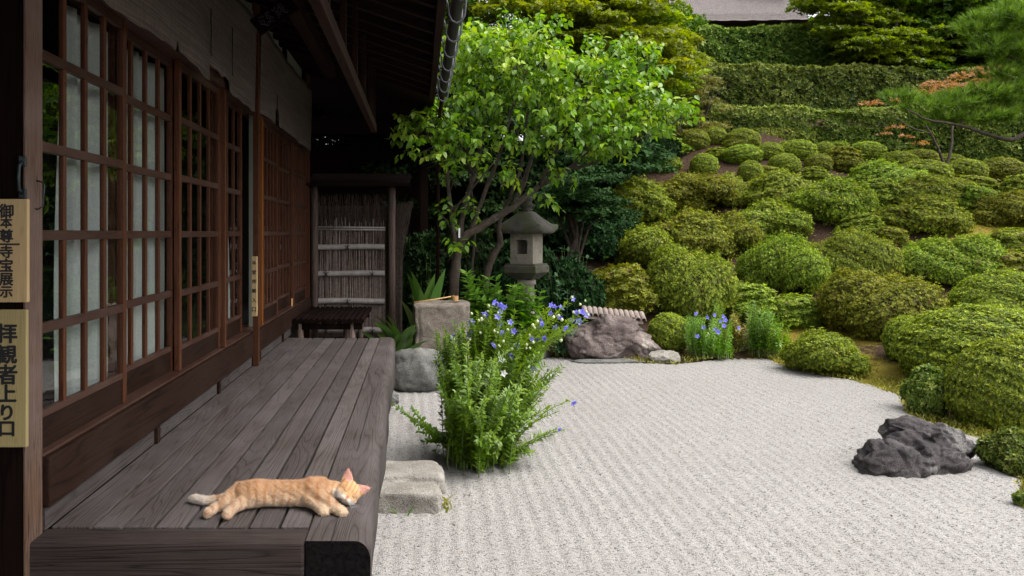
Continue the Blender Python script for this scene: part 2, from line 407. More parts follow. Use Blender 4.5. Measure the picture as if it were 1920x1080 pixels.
def soilmat():
    m, nt, b, out = newmat('moss_and_soil')
    v = coords(nt, (1, 1, 1))
    a = nt.nodes.new('ShaderNodeAttribute'); a.attribute_name = 'moss'
    n1 = noise_(nt, v, 9, 6, 0.65); n2 = noise_(nt, v, 60, 4, 0.7); n3 = noise_(nt, v, 2.2, 5, 0.6)
    soil = ramp(nt, n2, [(0.3, (0.018, 0.010, 0.007)), (0.55, (0.050, 0.030, 0.019)), (0.75, (0.095, 0.062, 0.040))]).outputs[0]
    moss = ramp(nt, n2, [(0.3, (0.06, 0.062, 0.010)), (0.5, (0.19, 0.15, 0.022)), (0.75, (0.32, 0.235, 0.045))]).outputs[0]
    f = math_(nt, 'ADD', a.outputs['Fac'], math_(nt, 'MULTIPLY', math_(nt, 'SUBTRACT', n1, 0.5), 0.9))
    f = math_(nt, 'ADD', f, math_(nt, 'MULTIPLY', math_(nt, 'SUBTRACT', n3, 0.5), 0.5))
    c = mixc(nt, ramp(nt, f, [(0.35, g3(0)), (0.6, g3(1))]).outputs[0], soil, moss)
    nt.links.new(c, b.inputs['Base Color']); b.inputs['Roughness'].default_value = 0.95; b.inputs['Specular IOR Level'].default_value = 0.1
    bump(nt, math_(nt, 'ADD', n1, math_(nt, 'MULTIPLY', n2, 0.4)), b, 0.8, 0.05); return m
M['soil'] = soilmat()

def thatchmat():
    m, nt, b, out = newmat('grey_thatch')
    v = coords(nt, (1, 1, 1)); n = noise_(nt, v, 26, 4, 0.75); n2 = noise_(nt, v, 1.2, 4, 0.6)
    c = ramp(nt, n, [(0.3, (0.08, 0.066, 0.064)), (0.55, (0.21, 0.182, 0.176)), (0.75, (0.31, 0.275, 0.265))]).outputs[0]
    c = mixc(nt, math_(nt, 'MULTIPLY', n2, 0.35), c, (0.14, 0.118, 0.112))
    nt.links.new(c, b.inputs['Base Color']); b.inputs['Roughness'].default_value = 0.95
    bump(nt, n, b, 0.8, 0.08); return m
M['thatch'] = thatchmat()

# ------------------------------------------------------------------ terrain
def sstep(a, b, x):
    t = np.clip((x - a) / (b - a), 0, 1); return t * t * (3 - 2 * t)

def sp(x, k=0.35):
    return k * np.log1p(np.exp(np.clip(x / k, -40, 40)))

def wob(X, Y, f=1.0):
    return (np.sin(X*1.3*f+.7)*np.cos(Y*1.1*f+1.9) + .6*np.sin(X*2.7*f+Y*1.9*f) + .4*np.cos(X*4.9*f-Y*3.7*f+2))/2

def hill(X, Y):
    X = np.asarray(X, float); Y = np.asarray(Y, float)
    b = sp(Y - 9.75 - 0.25 * sstep(3.5, 6, X) - (1.3 * sstep(7.6, 9.8, X) + .3 * sp(X - 9.8, .5)) * sstep(11.5, 16, Y)) * 0.42
    b = np.where(Y > 18.3, np.minimum(b, 3.75 + (Y - 18.3) * .08), b)
    b = b * (0.06 + 0.94 * sstep(-0.2, 2.4, X + .12 * (Y - 10)))
    r = sp(X - 4.75 - .1 * np.sin(Y * 2), .15) * 0.14
    e = sp(np.maximum(Y - 9.75, X - 4.6), .15)
    return b + r + 0.05 * wob(X, Y) * np.clip(e, 0, 1)

def ground_pt(x, y):
    """walk along the sight line of a photo pixel down to the hillside"""
    Y = 3.0
    while Y < 60:
        X = (x - CX) / F * Y; z = EYE - (y - CY) / F * Y
        if z <= float(hill(X, Y)): break
        Y += 0.02
    return Vector(((x - CX) / F * Y, Y, float(hill((x - CX) / F * Y, Y))))

gx = np.concatenate([np.linspace(-60, -6, 18), np.linspace(-5.5, 16, 130), np.linspace(17, 70, 20)])
gy = np.concatenate([np.linspace(-40, 1, 14), np.linspace(1.5, 27, 150), np.linspace(28, 90, 16)])
GX, GY = np.meshgrid(gx, gy)
inside = (GX < 4.9) & (GY < 10.0)
GZ = hill(GX, GY) - 0.05 * np.where(inside, 1, 0)
V = np.stack([GX.ravel(), GY.ravel(), GZ.ravel()], 1)
nx, ny = len(gx), len(gy)
ii, jj = np.meshgrid(np.arange(nx - 1), np.arange(ny - 1)); q = (jj * nx + ii).ravel()
me = npmesh('hillside', V, np.stack([q, q + 1, q + nx + 1, q + nx], 1), M['soil'], smooth=True)
mossv = np.zeros(len(V))
for (mx_, my_, rr) in [(4.9, 7.8, 1.0), (4.6, 9.0, .8), (10.3, 13.6, 1.7), (9.2, 12.6, 1.1), (5.5, 10.2, .9), (10.5, 15.5, 1.2), (4.6, 6.2, .5), (2.2, 10, .6)]:
    mossv = np.maximum(mossv, 1.05 * np.exp(-((V[:, 0] - mx_)**2 + (V[:, 1] - my_)**2) / rr**2))
mossv = np.maximum(mossv, 0.22)
a = me.attributes.new('moss', 'FLOAT', 'POINT'); a.data.foreach_set('value', mossv.astype(np.float32))
tag(mobj('hillside', me), 'brown earth and moss slope under the azaleas', kind='structure')

# raked gravel bed
edge_px = [(1020, 663), (1100, 672), (1200, 681), (1262, 684), (1330, 676), (1400, 665), (1440, 672), (1480, 690), (1540, 703), (1600, 713), (1690, 742), (1702, 776), (1780, 812), (1860, 822), (1866, 852), (1905, 880), (1925, 940), (1960, 1010)]
edge = [((x - CX) / F * (F * EYE / (y - CY)), F * EYE / (y - CY)) for x, y in edge_px]
poly = edge + [(4.0, 2.0), (4.0, -3), (-1.7, -3), (-1.7, 9.2), (.9, 9.6)]
def in_poly(X, Y):
    c = np.zeros(X.shape, bool); n = len(poly)
    for i in range(n):
        x0, y0 = poly[i]; x1, y1 = poly[i - 1]
        k = ((y0 > Y) != (y1 > Y)) & (X < (x1 - x0) * (Y - y0) / (y1 - y0 + 1e-12) + x0)
        c ^= k
    return c
gx = np.arange(-1.7, 5.3, 0.02); gy = np.concatenate([np.arange(-3, 2, 0.25), np.arange(2, 10.2, 0.03)])
GX, GY = np.meshgrid(gx, gy)
ph = GX + .03 * np.sin(GY * .8) + .008 * np.sin(GY * 2.3 + GX * 2)
GZ = 0.0038 * np.sin(ph * 2 * pi / 0.088) * (0.8 + .3 * wob(GX, GY, .7)) + 0.005 * wob(GX, GY, 1.3) + 0.0012 * rng.standard_normal(GX.shape)
nx, ny = len(gx), len(gy)
ii, jj = np.meshgrid(np.arange(nx - 1), np.arange(ny - 1)); q = (jj * nx + ii).ravel()
jx = GX + .018 * rng.standard_normal(GX.shape); 
cx_ = (GX[:-1, :-1] + .01 + .03 * wob(GX[:-1, :-1], GY[:-1, :-1], 5)).ravel(); cy_ = (GY[:-1, :-1] + .015 + .03 * wob(GX[:-1, :-1], GY[:-1, :-1], 6)).ravel()
k = in_poly(cx_, cy_); q = q[k]
V = np.stack([GX.ravel(), GY.ravel(), GZ.ravel()], 1)
Q = np.stack([q, q + 1, q + nx + 1, q + nx], 1)
used = np.unique(Q); remap = np.zeros(len(V), int); remap[used] = np.arange(len(used))
tag(mobj('gravel_bed', npmesh('gravel_bed', V[used], remap[Q], M['gravel'], smooth=True)), 'raked bed of pale grey gravel', kind='structure')

# ------------------------------------------------------------------ main building
XD = -1.37            # outer door track plane
BL = empty('temple_building', (0, 0, 0), 'dark timber temple building with lattice doors and deep eaves', 'building')
M_ = M
def box(name, x0, x1, y0, y1, z0, z1, mat, parent=BL, bev=0.003, t=0.5):
    return MB().box(x0, x1, y0, y1, z0, z1, t, bev).build(name, M[mat], parent)

# corner post beside the camera side end of the deck
mb = MB().box(-1.60, -1.345, 2.64, 2.742, 0.05, 3.45, 0.6, 0.004)
box('corner_post', -1.355, -1.345, 2.625, 2.745, 0.02, 3.4, 'post', bev=0.005, t=0.75)
box('post_dark_front', -1.80, -1.356, 2.630, 2.74, 0.02, 3.4, 'postdark', bev=0.004, t=0.5)  # front face of the post; its deep shade is put into the wood colour
box('sill_beam', -1.50, -1.322, 2.748, 9.40, 0.565, 0.745, 'panel', bev=0.006, t=0.75)
box('sill_cap', -1.52, -1.345, 2.748, 9.40, 0.7455, 0.757, 'doory', bev=0.003, t=0.9)
box('base_board', -1.50, -1.3385, 2.748, 9.40, 0.484, 0.564, 'deck', bev=0, t=0.2)
for y in (3.9, 5.1, 6.4, 7.5):
    box('batten', -1.338, -1.320, y - .022, y + .022, 0.483, 0.5645, 'panel', t=0.6)
box('lintel', -1.50, -1.335, 2.748, 9.40, 2.54, 2.66, 'doory', bev=0.005, t=0.5)
box('upper_beam', -1.49, -1.34, 2.748, 9.40, 3.02, 3.12, 'roofwoody', bev=0.005, t=0.3)
box('plaster_panel', -1.47, -1.40, 2.748, 9.40, 2.66, 3.6, 'plaster', bev=0)
for y in (2.8, 4.1, 5.35, 6.62, 7.9, 9.2):
    box('upper_post', -1.47, -1.365, y - .05, y + .05, 3.121, 3.58, 'postdark', t=0.4)
box('end_wall', -1.60, -1.38, 9.40, 9.52, 0.1, 3.6, 'plaster', bev=0)
box('end_post', -1.42, -1.335, 9.32, 9.399, 0.1, 3.5, 'door', t=0.4)
box('pillar', -1.33, -1.285, 6.14, 6.19, 0.483, 3.45, 'door', t=0.35, bev=0.004)
# dark room behind the doors
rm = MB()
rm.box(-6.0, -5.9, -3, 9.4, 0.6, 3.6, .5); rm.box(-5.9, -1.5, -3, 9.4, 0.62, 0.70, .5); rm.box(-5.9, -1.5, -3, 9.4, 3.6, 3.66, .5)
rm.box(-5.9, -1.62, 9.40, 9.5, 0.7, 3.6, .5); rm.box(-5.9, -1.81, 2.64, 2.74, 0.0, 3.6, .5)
rm.build('room_shell', M['dark'], BL)  # near-black walls put the unlit room's darkness into the colour
# front wall left of the post, towards the camera side
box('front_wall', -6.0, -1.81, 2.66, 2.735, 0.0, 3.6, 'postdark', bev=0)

def door(y0, y1, X, bars, tall=True, lit=None, glass=True):
    """lattice sliding door in the plane X: stiles, bars and rails with glass and a low board"""
    zb, zt = 0.758, 2.54; th = 0.032
    f = MB()
    sw = 0.042
    f.box(X - th, X, y0, y0 + sw, zb, zt, random.uniform(.4, .8), .003)
    f.box(X - th, X, y1 - sw, y1, zb, zt, random.uniform(.4, .8), .003)
    n = bars + 1; pitch = (y1 - y0 - 2 * sw) / n
    for i in range(1, n):
        y = y0 + sw + i * pitch
        f.box(X - th + .006, X - .006, y - .0135, y + .0135, zb + .13, zt - .02, random.uniform(.3, .8), .002)
    d = f.build('sliding_door', M['door'], BL)
    r = MB()
    for z in (1.20, 1.54, 1.865, 2.20):
        r.box(X - th + .004, X - .001, y0 + sw, y1 - sw, z - .019, z + .019, random.uniform(.4, .9), .005)
    r.box(X - th + .003, X - .003, y0 + sw, y1 - sw, zt - .045, zt - .003, .5, .002)
    r.box(X - th + .003, X - .002, y0 + sw, y1 - sw, zb + .115, zb + .142, .9, .003)
    r.build('rails', M['doory'], d)
    MB().box(X - th + .008, X - .010, y0 + sw, y1 - sw, zb, zb + .114, random.uniform(.3, .7)).build('bottom_board', M['panel'], d)
    if glass:
        MB().quad([(X - .016, y0 + sw, zb + .142), (X - .016, y1 - sw, zb + .142), (X - .016, y1 - sw, zt - .045), (X - .016, y0 + sw, zt - .045)], .5).build('glass', M['glass'], d)
    return d
XI = XD - 0.042
door(2.752, 3.60, XD, 3); door(3.56, 4.43, XI, 3); door(4.39, 5.29, XD, 3); door(5.25, 6.13, XI, 3)
door(6.62, 7.46, XD, 4); door(7.42, 8.42, XI, 4); door(8.38, 9.32, XD, 4)
box('door_stile', -1.366, -1.338, 5.292, 5.332, 0.758, 2.538, 'door', t=0.9)
box('orange_stile', -1.366, -1.338, 6.545, 6.60, 0.758, 2.538, 'orange', t=0.6)  # stile coloured orange, brighter than its neighbours
box('pale_jamb', -1.43, -1.385, 6.44, 6.50, 0.758, 2.538, 'plaster', t=0.5)
# inner orange stile seen through the first door glass
box('inner_stile', -1.53, -1.495, 3.735, 3.83, 0.75, 2.53, 'orange', t=0.3)

# roof: boards, rafters, purlin, gutter
PIT = 0.337
def roofz(X): return 3.02 - PIT * X
rb = MB()
def slab(x0, x1, y0, y1, th, dz=0.0, t=.5, mbx=None):
    z0, z1 = roofz(x0) + dz, roofz(x1) + dz
    vs = [(x0, y0, z0), (x1, y0, z1), (x1, y1, z1), (x0, y1, z0), (x0, y0, z0 + th), (x1, y0, z1 + th), (x1, y1, z1 + th), (x0, y1, z0 + th)]
    b = [mbx.bm.verts.new(p) for p in vs]
    fs = [mbx.bm.faces.new([b[i] for i in qd]) for qd in [(3,2,1,0),(4,5,6,7),(0,1,5,4),(1,2,6,5),(2,3,7,6),(3,0,4,7)]]
    mbx._t(fs, t)
slab(-7, 0.16, -5, 9.6, .10, 0.0, .4, rb)  # unseen stretch behind the camera added to darken the post and deck front
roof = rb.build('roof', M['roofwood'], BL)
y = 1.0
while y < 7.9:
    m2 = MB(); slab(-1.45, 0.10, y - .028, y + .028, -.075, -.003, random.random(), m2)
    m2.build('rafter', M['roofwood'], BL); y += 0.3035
box('fascia', 0.105, 0.158, -5, 7.85, roofz(.13) - .085, roofz(.13) - .004, 'roofwoody', t=.5)
box('purlin', -0.455, -0.405, -5, 7.3, 2.50, 2.58, 'roofwoody', t=.8, bev=.004)
for y in (3.55, 4.35, 5.15, 5.95, 6.75, 7.2):
    box('hanger', -.447, -.413, y - .02, y + .02, 2.581, roofz(-.43) - .08, 'roofwoody', t=.6)
for zz, xx in ((3.05, -0.9),):
    box('inner_purlin', xx - .05, xx + .05, -5, 7.8, roofz(xx) - .20, roofz(xx) - .08, 'roofwoody', t=.2)
g = MB()
NS = 10
gc = (0.232, 2.945)
for (ya, yb) in ((-5, 7.75),):
    ring = []
    for yy in (ya, yb):
        ring.append([[g.bm.verts.new((gc[0] + rr * cos(pi + pi * k / NS), yy, gc[1] + rr * sin(pi + pi * k / NS))) for k in range(NS + 1)] for rr in (.035, .039)])
    for k in range(NS):
        for s_ in (0, 1):
            f_ = g.bm.faces.new([ring[0][s_][k], ring[0][s_][k + 1], ring[1][s_][k + 1], ring[1][s_][k]]); f_.smooth = True
    for e_ in (0, NS):
        g.bm.faces.new([ring[0][0][e_], ring[0][1][e_], ring[1][1][e_], ring[1][0][e_]])
gut = g.build('gutter', M['gutter'], BL)
for i in range(15):
    yy = 7.32 - i * .455
    pts = [(0.06, yy, 3.00), (0.12, yy, 2.985), (.155, yy, 2.96), (.172, yy, 2.91), (.178, yy, 2.85), (.195, yy, 2.815), (.225, yy, 2.80), (.255, yy, 2.815), (.272, yy, 2.85), (.279, yy, 2.92), (.282, yy, 3.02)]
    MB().tube(pts, .0075, 6, .5).build('gutter_hook', M['hook'], gut)
dp = MB().tube([(0.232, 7.70, 2.89), (0.225, 8.3, 2.86), (.225, 9.1, 2.80), (.222, 9.15, 2.6), (.222, 9.15, 0.0)], .021, 10, .5)
dp.build('downpipe', M['roofwoody'], gut)
# under floor posts below the deck (part of the building foundation)
fd = MB()
for y in (2.9, 4.4, 5.9, 7.3): fd.box(-.42, -.33, y - .05, y + .05, 0, .29, .4, .006)
# rear roof and beam; dark walls and deep eave added to blacken the view
RB = empty('rear_shade_building', (-2, 12, 0), 'rear roof with dark walls added to blacken the view behind the brushwood screen', 'building')
def rbox(name, x0, x1, y0, y1, z0, z1, mat, t=.5):
    o = MB().box(x0 + 2, x1 + 2, y0 - 12, y1 - 12, z0, z1, t).build(name, M[mat], RB); return o
rbox('wall', -6, -1.75, 12.6, 12.8, 0, 3.1, 'postdark'); rbox('wall', -1.15, 0.15, 12.6, 12.8, 0, 3.1, 'postdark')
rbox('window_sill', -1.75, -1.15, 12.6, 12.8, 0, 2.95, 'postdark')
rbox('beam', -6, .3, 12.5, 12.85, 3.15, 3.4, 'roofwood')
rr_ = MB()
slab(-5, 0.45, -2.35, 4.2, .1, 0.12, .3, rr_); ro = rr_.build('roof', M['roofwood'], RB); ro.location = (2, 0, 0)
rbox('post', 0.02, 0.14, 12.3, 12.42, 0, 3.1, 'postdark')

# ------------------------------------------------------------------ veranda
VR = empty('wooden_veranda', (-.75, 5, 0.3), 'weathered grey wooden veranda deck along the lattice doors', 'veranda')
def vp(mb, name, mat):
    o = mb.build(name, M[mat], VR); o.location = (.75, -5, -.3); return o
dk = MB()
YF, YB = 2.79, 7.80
wd = 0.1136
x_r = -0.397
for i in range(8):
    xr = x_r - i * wd; xl = xr - wd
    if i == 7: xl = -1.345
    z = random.uniform(-.002, .001)
    dk.box(xl + .007, xr - .006, YF + .003, YB + random.uniform(-.02, .01), .445 + z, .48 + z, random.random(), .004)
vp(dk, 'deck_boards', 'deck')
# edge beam with a rounded outer edge, a little worn to a taper
eb = bmesh.new(); lay = eb.faces.layers.float.new('tint')
segs = 40; rings = []
prof = [(-.393, .20), (-.393, .484)]
for k in range(11):
    a_ = pi / 2 * k / 10; prof.append((-.055 + .055 * sin(a_), .419 + .065 * cos(a_) ))
prof += [(0, .22), (-.02, .20)]
ys = np.linspace(2.655, 7.83, segs)
for yv in ys:
    xo = -.178 - .058 * (yv - 2.65) / 5.2 + .006 * sin(yv * 3.1) + .004 * sin(yv * 7.7)
    zo = .003 * sin(yv * 2.3)
    rings.append([eb.verts.new((p[0] if i < 2 else xo + p[0], yv, p[1] + (zo if p[1] > .3 else 0))) for i, p in enumerate(prof)])
npf = len(prof)
for i in range(segs - 1):
    for k in range(npf):
        f_ = eb.faces.new([rings[i][k], rings[i + 1][k], rings[i + 1][(k + 1) % npf], rings[i][(k + 1) % npf]])
        f_.smooth = k not in (0, npf - 1, 1); f_[lay] = .45
f_ = eb.faces.new(rings[0]); f_.material_index = 1; f_[lay] = .5
f_ = eb.faces.new(list(reversed(rings[-1]))); f_[lay] = .3
eb.normal_update()
me = bpy.data.meshes.new('edge_beam'); bmesh.ops.recalc_face_normals(eb, faces=eb.faces); eb.to_mesh(me); eb.free()
me.materials.append(M['deck']); me.materials.append(M['endgrain'])
o = mobj('edge_beam', me, VR); o.location = (.75, -5, -.3)
# long crack along the edge beam top and end
ck = MB().box(-.305, -.3015, 2.653, 5.3, .4835, .4862, .0)
vp(ck, 'crack', 'dark')
vp(MB().box(-1.425, -.3965, 2.652, 2.789, .19, .477, .6, .012), 'front_beam', 'beamx')
for y in (3.1, 4.8, 6.2, 7.6):
    vp(MB().box(-.40, -.30, y - .05, y + .05, -.02, .199, .4, .006), 'deck_post', 'postdark')

# ------------------------------------------------------------------ curtains, blinds, signs
def cloth_sheet(name, y0, y1, z0, z1, X, amp, label):
    ny_, nz_ = 60, 30
    yy = np.linspace(y0, y1, ny_); zz = np.linspace(z0, z1, nz_)
    YY, ZZ = np.meshgrid(yy, zz)
    XX = X + amp * np.sin(YY * 47 + .6 * np.sin(ZZ * 2)) * (1.1 - .35 * (ZZ - z0) / (z1 - z0)) + amp * .6 * np.sin(YY * 21 + ZZ * 1.3)
    YY = YY + .012 * np.sin(ZZ * 3 + YY * 4)
    ii, jj = np.meshgrid(np.arange(ny_ - 1), np.arange(nz_ - 1)); q = (jj * ny_ + ii).ravel()
    me = npmesh(name, np.stack([XX.ravel(), YY.ravel(), ZZ.ravel()], 1), np.stack([q, q + 1, q + ny_ + 1, q + ny_], 1), M['cloth'], smooth=True)
    o = mobj(name, me); md = o.modifiers.new('solid', 'SOLIDIFY'); md.thickness = .002
    return tag(o, label, 'curtain', 'white curtains behind the door glass')
cloth_sheet('curtain', 3.16, 3.505, .80, 2.5, -1.475, .016, 'wide white cloth curtain behind the nearest lattice door')
cloth_sheet('curtain', 3.525, 3.665, .80, 2.5, -1.480, .008, 'narrow white curtain strip with a dark gap beside it, left of the orange inner stile')
cloth_sheet('curtain', 3.95, 4.46, .80, 2.5, -1.500, .017, 'white curtain behind the second lattice door from the corner post')
cloth_sheet('curtain', 5.80, 6.02, .80, 2.3, -1.500, .012, 'thin white curtain strip behind the fourth lattice door')
cloth_sheet('curtain', 2.755, 2.80, .80, 2.3, -1.425, .004, 'narrow white curtain edge next to the corner post')

def blind(y0, y1, lowfn, ztop, label):
    n = 160; yy = np.linspace(y0, y1, n); m_ = 14
    P = []
    for j in range(m_):
        f_ = j / (m_ - 1)
        for yv in yy:
            lo = lowfn(yv); z = lo + (ztop - lo) * f_
            P.append((-1.285 + .012 * sin(yv * 2.2 + z * 2) + .006 * sin(yv * 9), yv, z))
    ii, jj = np.meshgrid(np.arange(n - 1), np.arange(m_ - 1)); q = (jj * n + ii).ravel()
    o = mobj('reed_blind', npmesh('reed_blind', np.array(P), np.stack([q, q + 1, q + n + 1, q + n], 1), M['blind']))
    md = o.modifiers.new('solid', 'SOLIDIFY'); md.thickness = .008
    tag(o, label, 'blind', 'reed blinds above the doors'); return o
def low1(y):
    z = 2.505 + .008 * sin(y * 5) + .004 * sin(y * 23)
    if 4.05 < y < 4.10: z += .10 * (1 - abs(y - 4.075) / .025)
    if 4.72 < y < 5.26: z = 2.585 + .01 * sin(y * 11) + .008 * sin(y * 31)
    if y < 4.72: z -= .05 * max(0, (y - 4.1)) * .6
    return z
def low2(y):
    z = 2.52 + .006 * sin(y * 6)
    if 6.85 < y < 6.99: z += .14
    if 7.9 < y < 8.3: z += .02
    return z
b1 = blind(1.6, 6.06, low1, 3.22, 'long near reed blind with a torn stepped lower edge')
b2 = blind(6.22, 9.1, low2, 3.24, 'far reed blind with a small notch, beyond the thin pillar')
for (bb, Ls) in ((b1, [(4.70, 2.63, 2.92), (5.24, 2.62, 2.95), (3.9, 2.9, 3.2)]), (b2, [(6.9, 2.55, 2.78)])):
    for (yy_, z0, z1) in Ls:
        c = MB()
        pts = [(-1.272, yy_ + random.uniform(-.008, .008), z0 + (z1 - z0) * k / 6) for k in range(7)]
        c.tube(pts, .004, 5, 0); c.tube([(-1.272, yy_ - .03, z0 + .02), (-1.27, yy_ + .04, z0 + .01)], .003, 5, 0)
        c.build('tie_cord', M['ink'], bb)

def text_mesh(body, size, bold, depth):
    c = bpy.data.curves.new('lettering', 'FONT'); c.body = body; c.size = 1.0; c.align_x = 'CENTER'; c.align_y = 'CENTER'
    o = bpy.data.objects.new('lettering', c); COL.objects.link(o)
    dg = bpy.context.evaluated_depsgraph_get(); dg.update()
    me = bpy.data.meshes.new_from_object(o.evaluated_get(dg))
    bpy.data.objects.remove(o); me.materials.clear(); me.materials.append(M['ink'])
    co = np.empty(len(me.vertices) * 3, np.float32); me.vertices.foreach_get('co', co); co = co.reshape(-1, 3)
    lo, hi = co.min(0), co.max(0); co[:, :2] -= ((lo + hi) / 2)[:2]
    co[:, :2] *= size / max(hi[0] - lo[0], hi[1] - lo[1]); # thicken the strokes the way a full brush does: layered shifted copies
    vs = []; fs = []; n = len(co); polys = [list(p.vertices) for p in me.polygons]; bpy.data.meshes.remove(me)
    sh = [(0, 0)] + [(cos(2 * pi * k / 6), sin(2 * pi * k / 6)) for k in range(6)]
    for k, (dx, dy) in enumerate(sh):
        q = co.copy(); q[:, 0] += dx * bold; q[:, 1] += dy * bold; q[:, 2] = .00008 * k + .0002; vs.append(q); fs += [[i + k * n for i in p] for p in polys]
    me = bpy.data.meshes.new('lettering'); me.from_pydata(np.concatenate(vs).tolist(), [], fs); me.materials.append(M['ink'])
    return me
def signboard(name, X0, X1, z0, z1, Yf, chars, mat, label, xs, line=None):
    root = empty(name, ((X0 + X1) / 2, Yf, z0), label, 'sign')
    b = MB().box(X0, X1, Yf, Yf + .018, z0, z1, .6, .003).build('board', M[mat], root); b.location = -root.location
    for (ch, zc, s_, bold) in chars:
        me = text_mesh(ch, s_, bold, .0006); o = mobj('lettering', me, root)
        o.rotation_euler = (R(90), 0, 0); o.location = (xs - root.location.x, -.0008, zc - z0); o.scale = (1.0, .95, 1)
    if line:
        l = MB().box(xs - .06, xs + .045, Yf - .0012, Yf - .0002, line - .003, line + .003, 0).build('ruled_line', M['ink'], root); l.location = -root.location
    return root
YS = 2.600
def zy(y): return EYE - (y - CY) / F * YS
def xx(x): return (x - CX) / F * YS
ch1 = [(c_, zy(v), s_, .0016) for c_, v, s_ in zip('御本尊寺宝展示', (395.5, 417, 442, 472, 497, 523.5, 547.5), (.048, .039, .046, .043, .045, .046, .041))]
signboard('wooden_sign', xx(-24), xx(51), zy(567), zy(373), YS, ch1, 'signwood', 'upper pale wooden sign 御本尊寺宝展示 on the corner post', xx(12), zy(458))
ch2 = [(c_, zy(v), s_, .0024) for c_, v, s_ in zip('拝観者上り口', (625, 664, 702, 737, 773, 804), (.068, .066, .069, .062, .052, .050))]
signboard('wooden_sign', xx(-24), xx(49), zy(839), zy(581), YS, ch2, 'signwood2', 'lower yellowish wooden sign 拝観者上り口 on the corner post', xx(13))
# iron latch above the sign
lt = empty('iron_latch', (xx(35), 2.62, zy(330)), 'green black iron handle on the corner post above the signs', 'handle')
l = MB(); x_ = xx(35)
l.box(x_ - .012, x_ + .012, 2.620, 2.6315, zy(312), zy(291), .5, .003); l.build('plate', M['iron'], lt).location = -lt.location; l = MB(); l.box(x_ - .012, x_ + .012, 2.620, 2.6315, zy(372), zy(352), .5, .003)
l.build('plate', M['iron'], lt).location = -lt.location
MB().tube([(x_, 2.622, zy(302)), (x_ - .002, 2.606, zy(310)), (x_ - .003, 2.604, zy(335)), (x_ - .002, 2.606, zy(356)), (x_, 2.622, zy(362))], .006, 8).build('grip', M['iron'], lt).location = -lt.location
hk = MB().tube([(-1.344, 2.70, zy(335)), (-1.325, 2.70, zy(338)), (-1.318, 2.70, zy(345)), (-1.320, 2.695, zy(385)), (-1.336, 2.69, zy(391)), (-1.344, 2.69, zy(390))], .0028, 6).build('wire_hook', M['iron'])
tag(hk, 'thin bent wire hook on the side of the corner post', 'hook')
# narrow plaque by the pillar
nr = empty('narrow_sign', (-1.30, 6.11, .95), 'narrow pale vertical plaque with tiny characters on the thin pillar', 'sign')
MB().box(-1.330, -1.290, 6.095, 6.135, .885, 1.36, .6, .002).build('board', M['signwood'], nr).location = -nr.location
for i, c_ in enumerate('本堂拝観入口'):
    me = text_mesh(c_, .032, .0008, .0006); o = mobj('lettering', me, nr); o.rotation_euler = (R(90), 0, 0)
    o.location = (-1.310 - nr.location.x, 6.0942 - nr.location.y, 1.31 - i * .074 - nr.location.z)
tg = MB().box(-1.334, -1.3325, 8.0, 8.10, .78, .86, .7).build('paper_tag', M['ladle']); tag(tg, 'small orange paper tag on the far door board', 'tag')
# carved plaque under the eave
pq = empty('carved_plaque', (0, 0, 0), 'dark wooden plaque with flowing brush script hung high under the eave', 'sign')
pq.location = px(515, 28, 4.9)
pb = MB().box(-.15, .15, -.012, .012, -.06, .06, .3, .004).build('board', M['postdark'], pq)
st_ = MB()
for j in range(4):
    for k in range(4):
        cx0 = -.09 + .052 * j + random.uniform(-.01, .01); cz0 = .032 - .02 * k
        pts = [(cx0 + .018 * sin(i * 1.1 + j * 2 + k), -.0135, cz0 + .011 * cos(i * 1.7 + k * 1.3)) for i in range(7)]
        st_.tube(pts, [.0008, .0022, .0014, .0024, .0012, .002, .0006], 5, .5)
st_.build('script_strokes', M['hook'], pq)
pq.rotation_euler = (R(-12), R(-38), R(20))

# ------------------------------------------------------------------ foliage generators
def unit(v): return v / (np.linalg.norm(v, axis=-1, keepdims=True) + 1e-9)

def leaf_quads(P, D, Nn, L, Wd, fold=0.15):
    S = unit(np.cross(D, Nn)); L = L[:, None]; Wd = Wd[:, None]
    a = P; b = P + D * L * .48 + S * Wd * .5 + Nn * Wd * fold; c = P + D * L - Nn * L * .08; d = P + D * L * .48 - S * Wd * .5 + Nn * Wd * fold
    n = len(P); V = np.stack([a, b, c, d], 1).reshape(-1, 3)
    return V, np.arange(n * 4).reshape(n, 4)

def leaf_ovate(P, D, Nn, L, Wd, droop=.18, fold=.12):
    S = unit(np.cross(D, Nn)); L = L[:, None]; Wd = Wd[:, None]
    m1 = P + D * L * .33 - Nn * L * .02; m2 = P + D * L * .68 - Nn * L * droop * .45
    up = Nn * Wd * fold
    pts = [P, m1 + S * Wd * .5 + up, m2 + S * Wd * .36 + up, P + D * L - Nn * L * droop, m2 - S * Wd * .36 + up, m1 - S * Wd * .5 + up, m1, m2]
    n = len(P); V = np.stack(pts, 1).reshape(-1, 3); b = (np.arange(n) * 8)[:, None]
    q = [b + np.array([[0, 6, 1, 1]]), ]
    F4 = np.concatenate([b + np.array([[6, 7, 2, 1]]), b + np.array([[5, 4, 7, 6]])])
    F3 = np.concatenate([b + np.array([[0, 6, 1]]), b + np.array([[0, 5, 6]]), b + np.array([[7, 3, 2]]), b + np.array([[4, 3, 7]])])
    return V, [F4, F3], n

def rand_dir(n, zmin=-1.0):
    z = rng.uniform(zmin, 1, n); t = rng.uniform(0, 2 * pi, n); r = np.sqrt(1 - z * z)
    return np.stack([r * np.cos(t), r * np.sin(t), z], 1)

def ortho(A):
    h = np.where(np.abs(A[:, 2:3]) < .9, np.array([[0, 0, 1.]]), np.array([[1., 0, 0]]))
    T = unit(np.cross(h, A)); return T, np.cross(A, T)

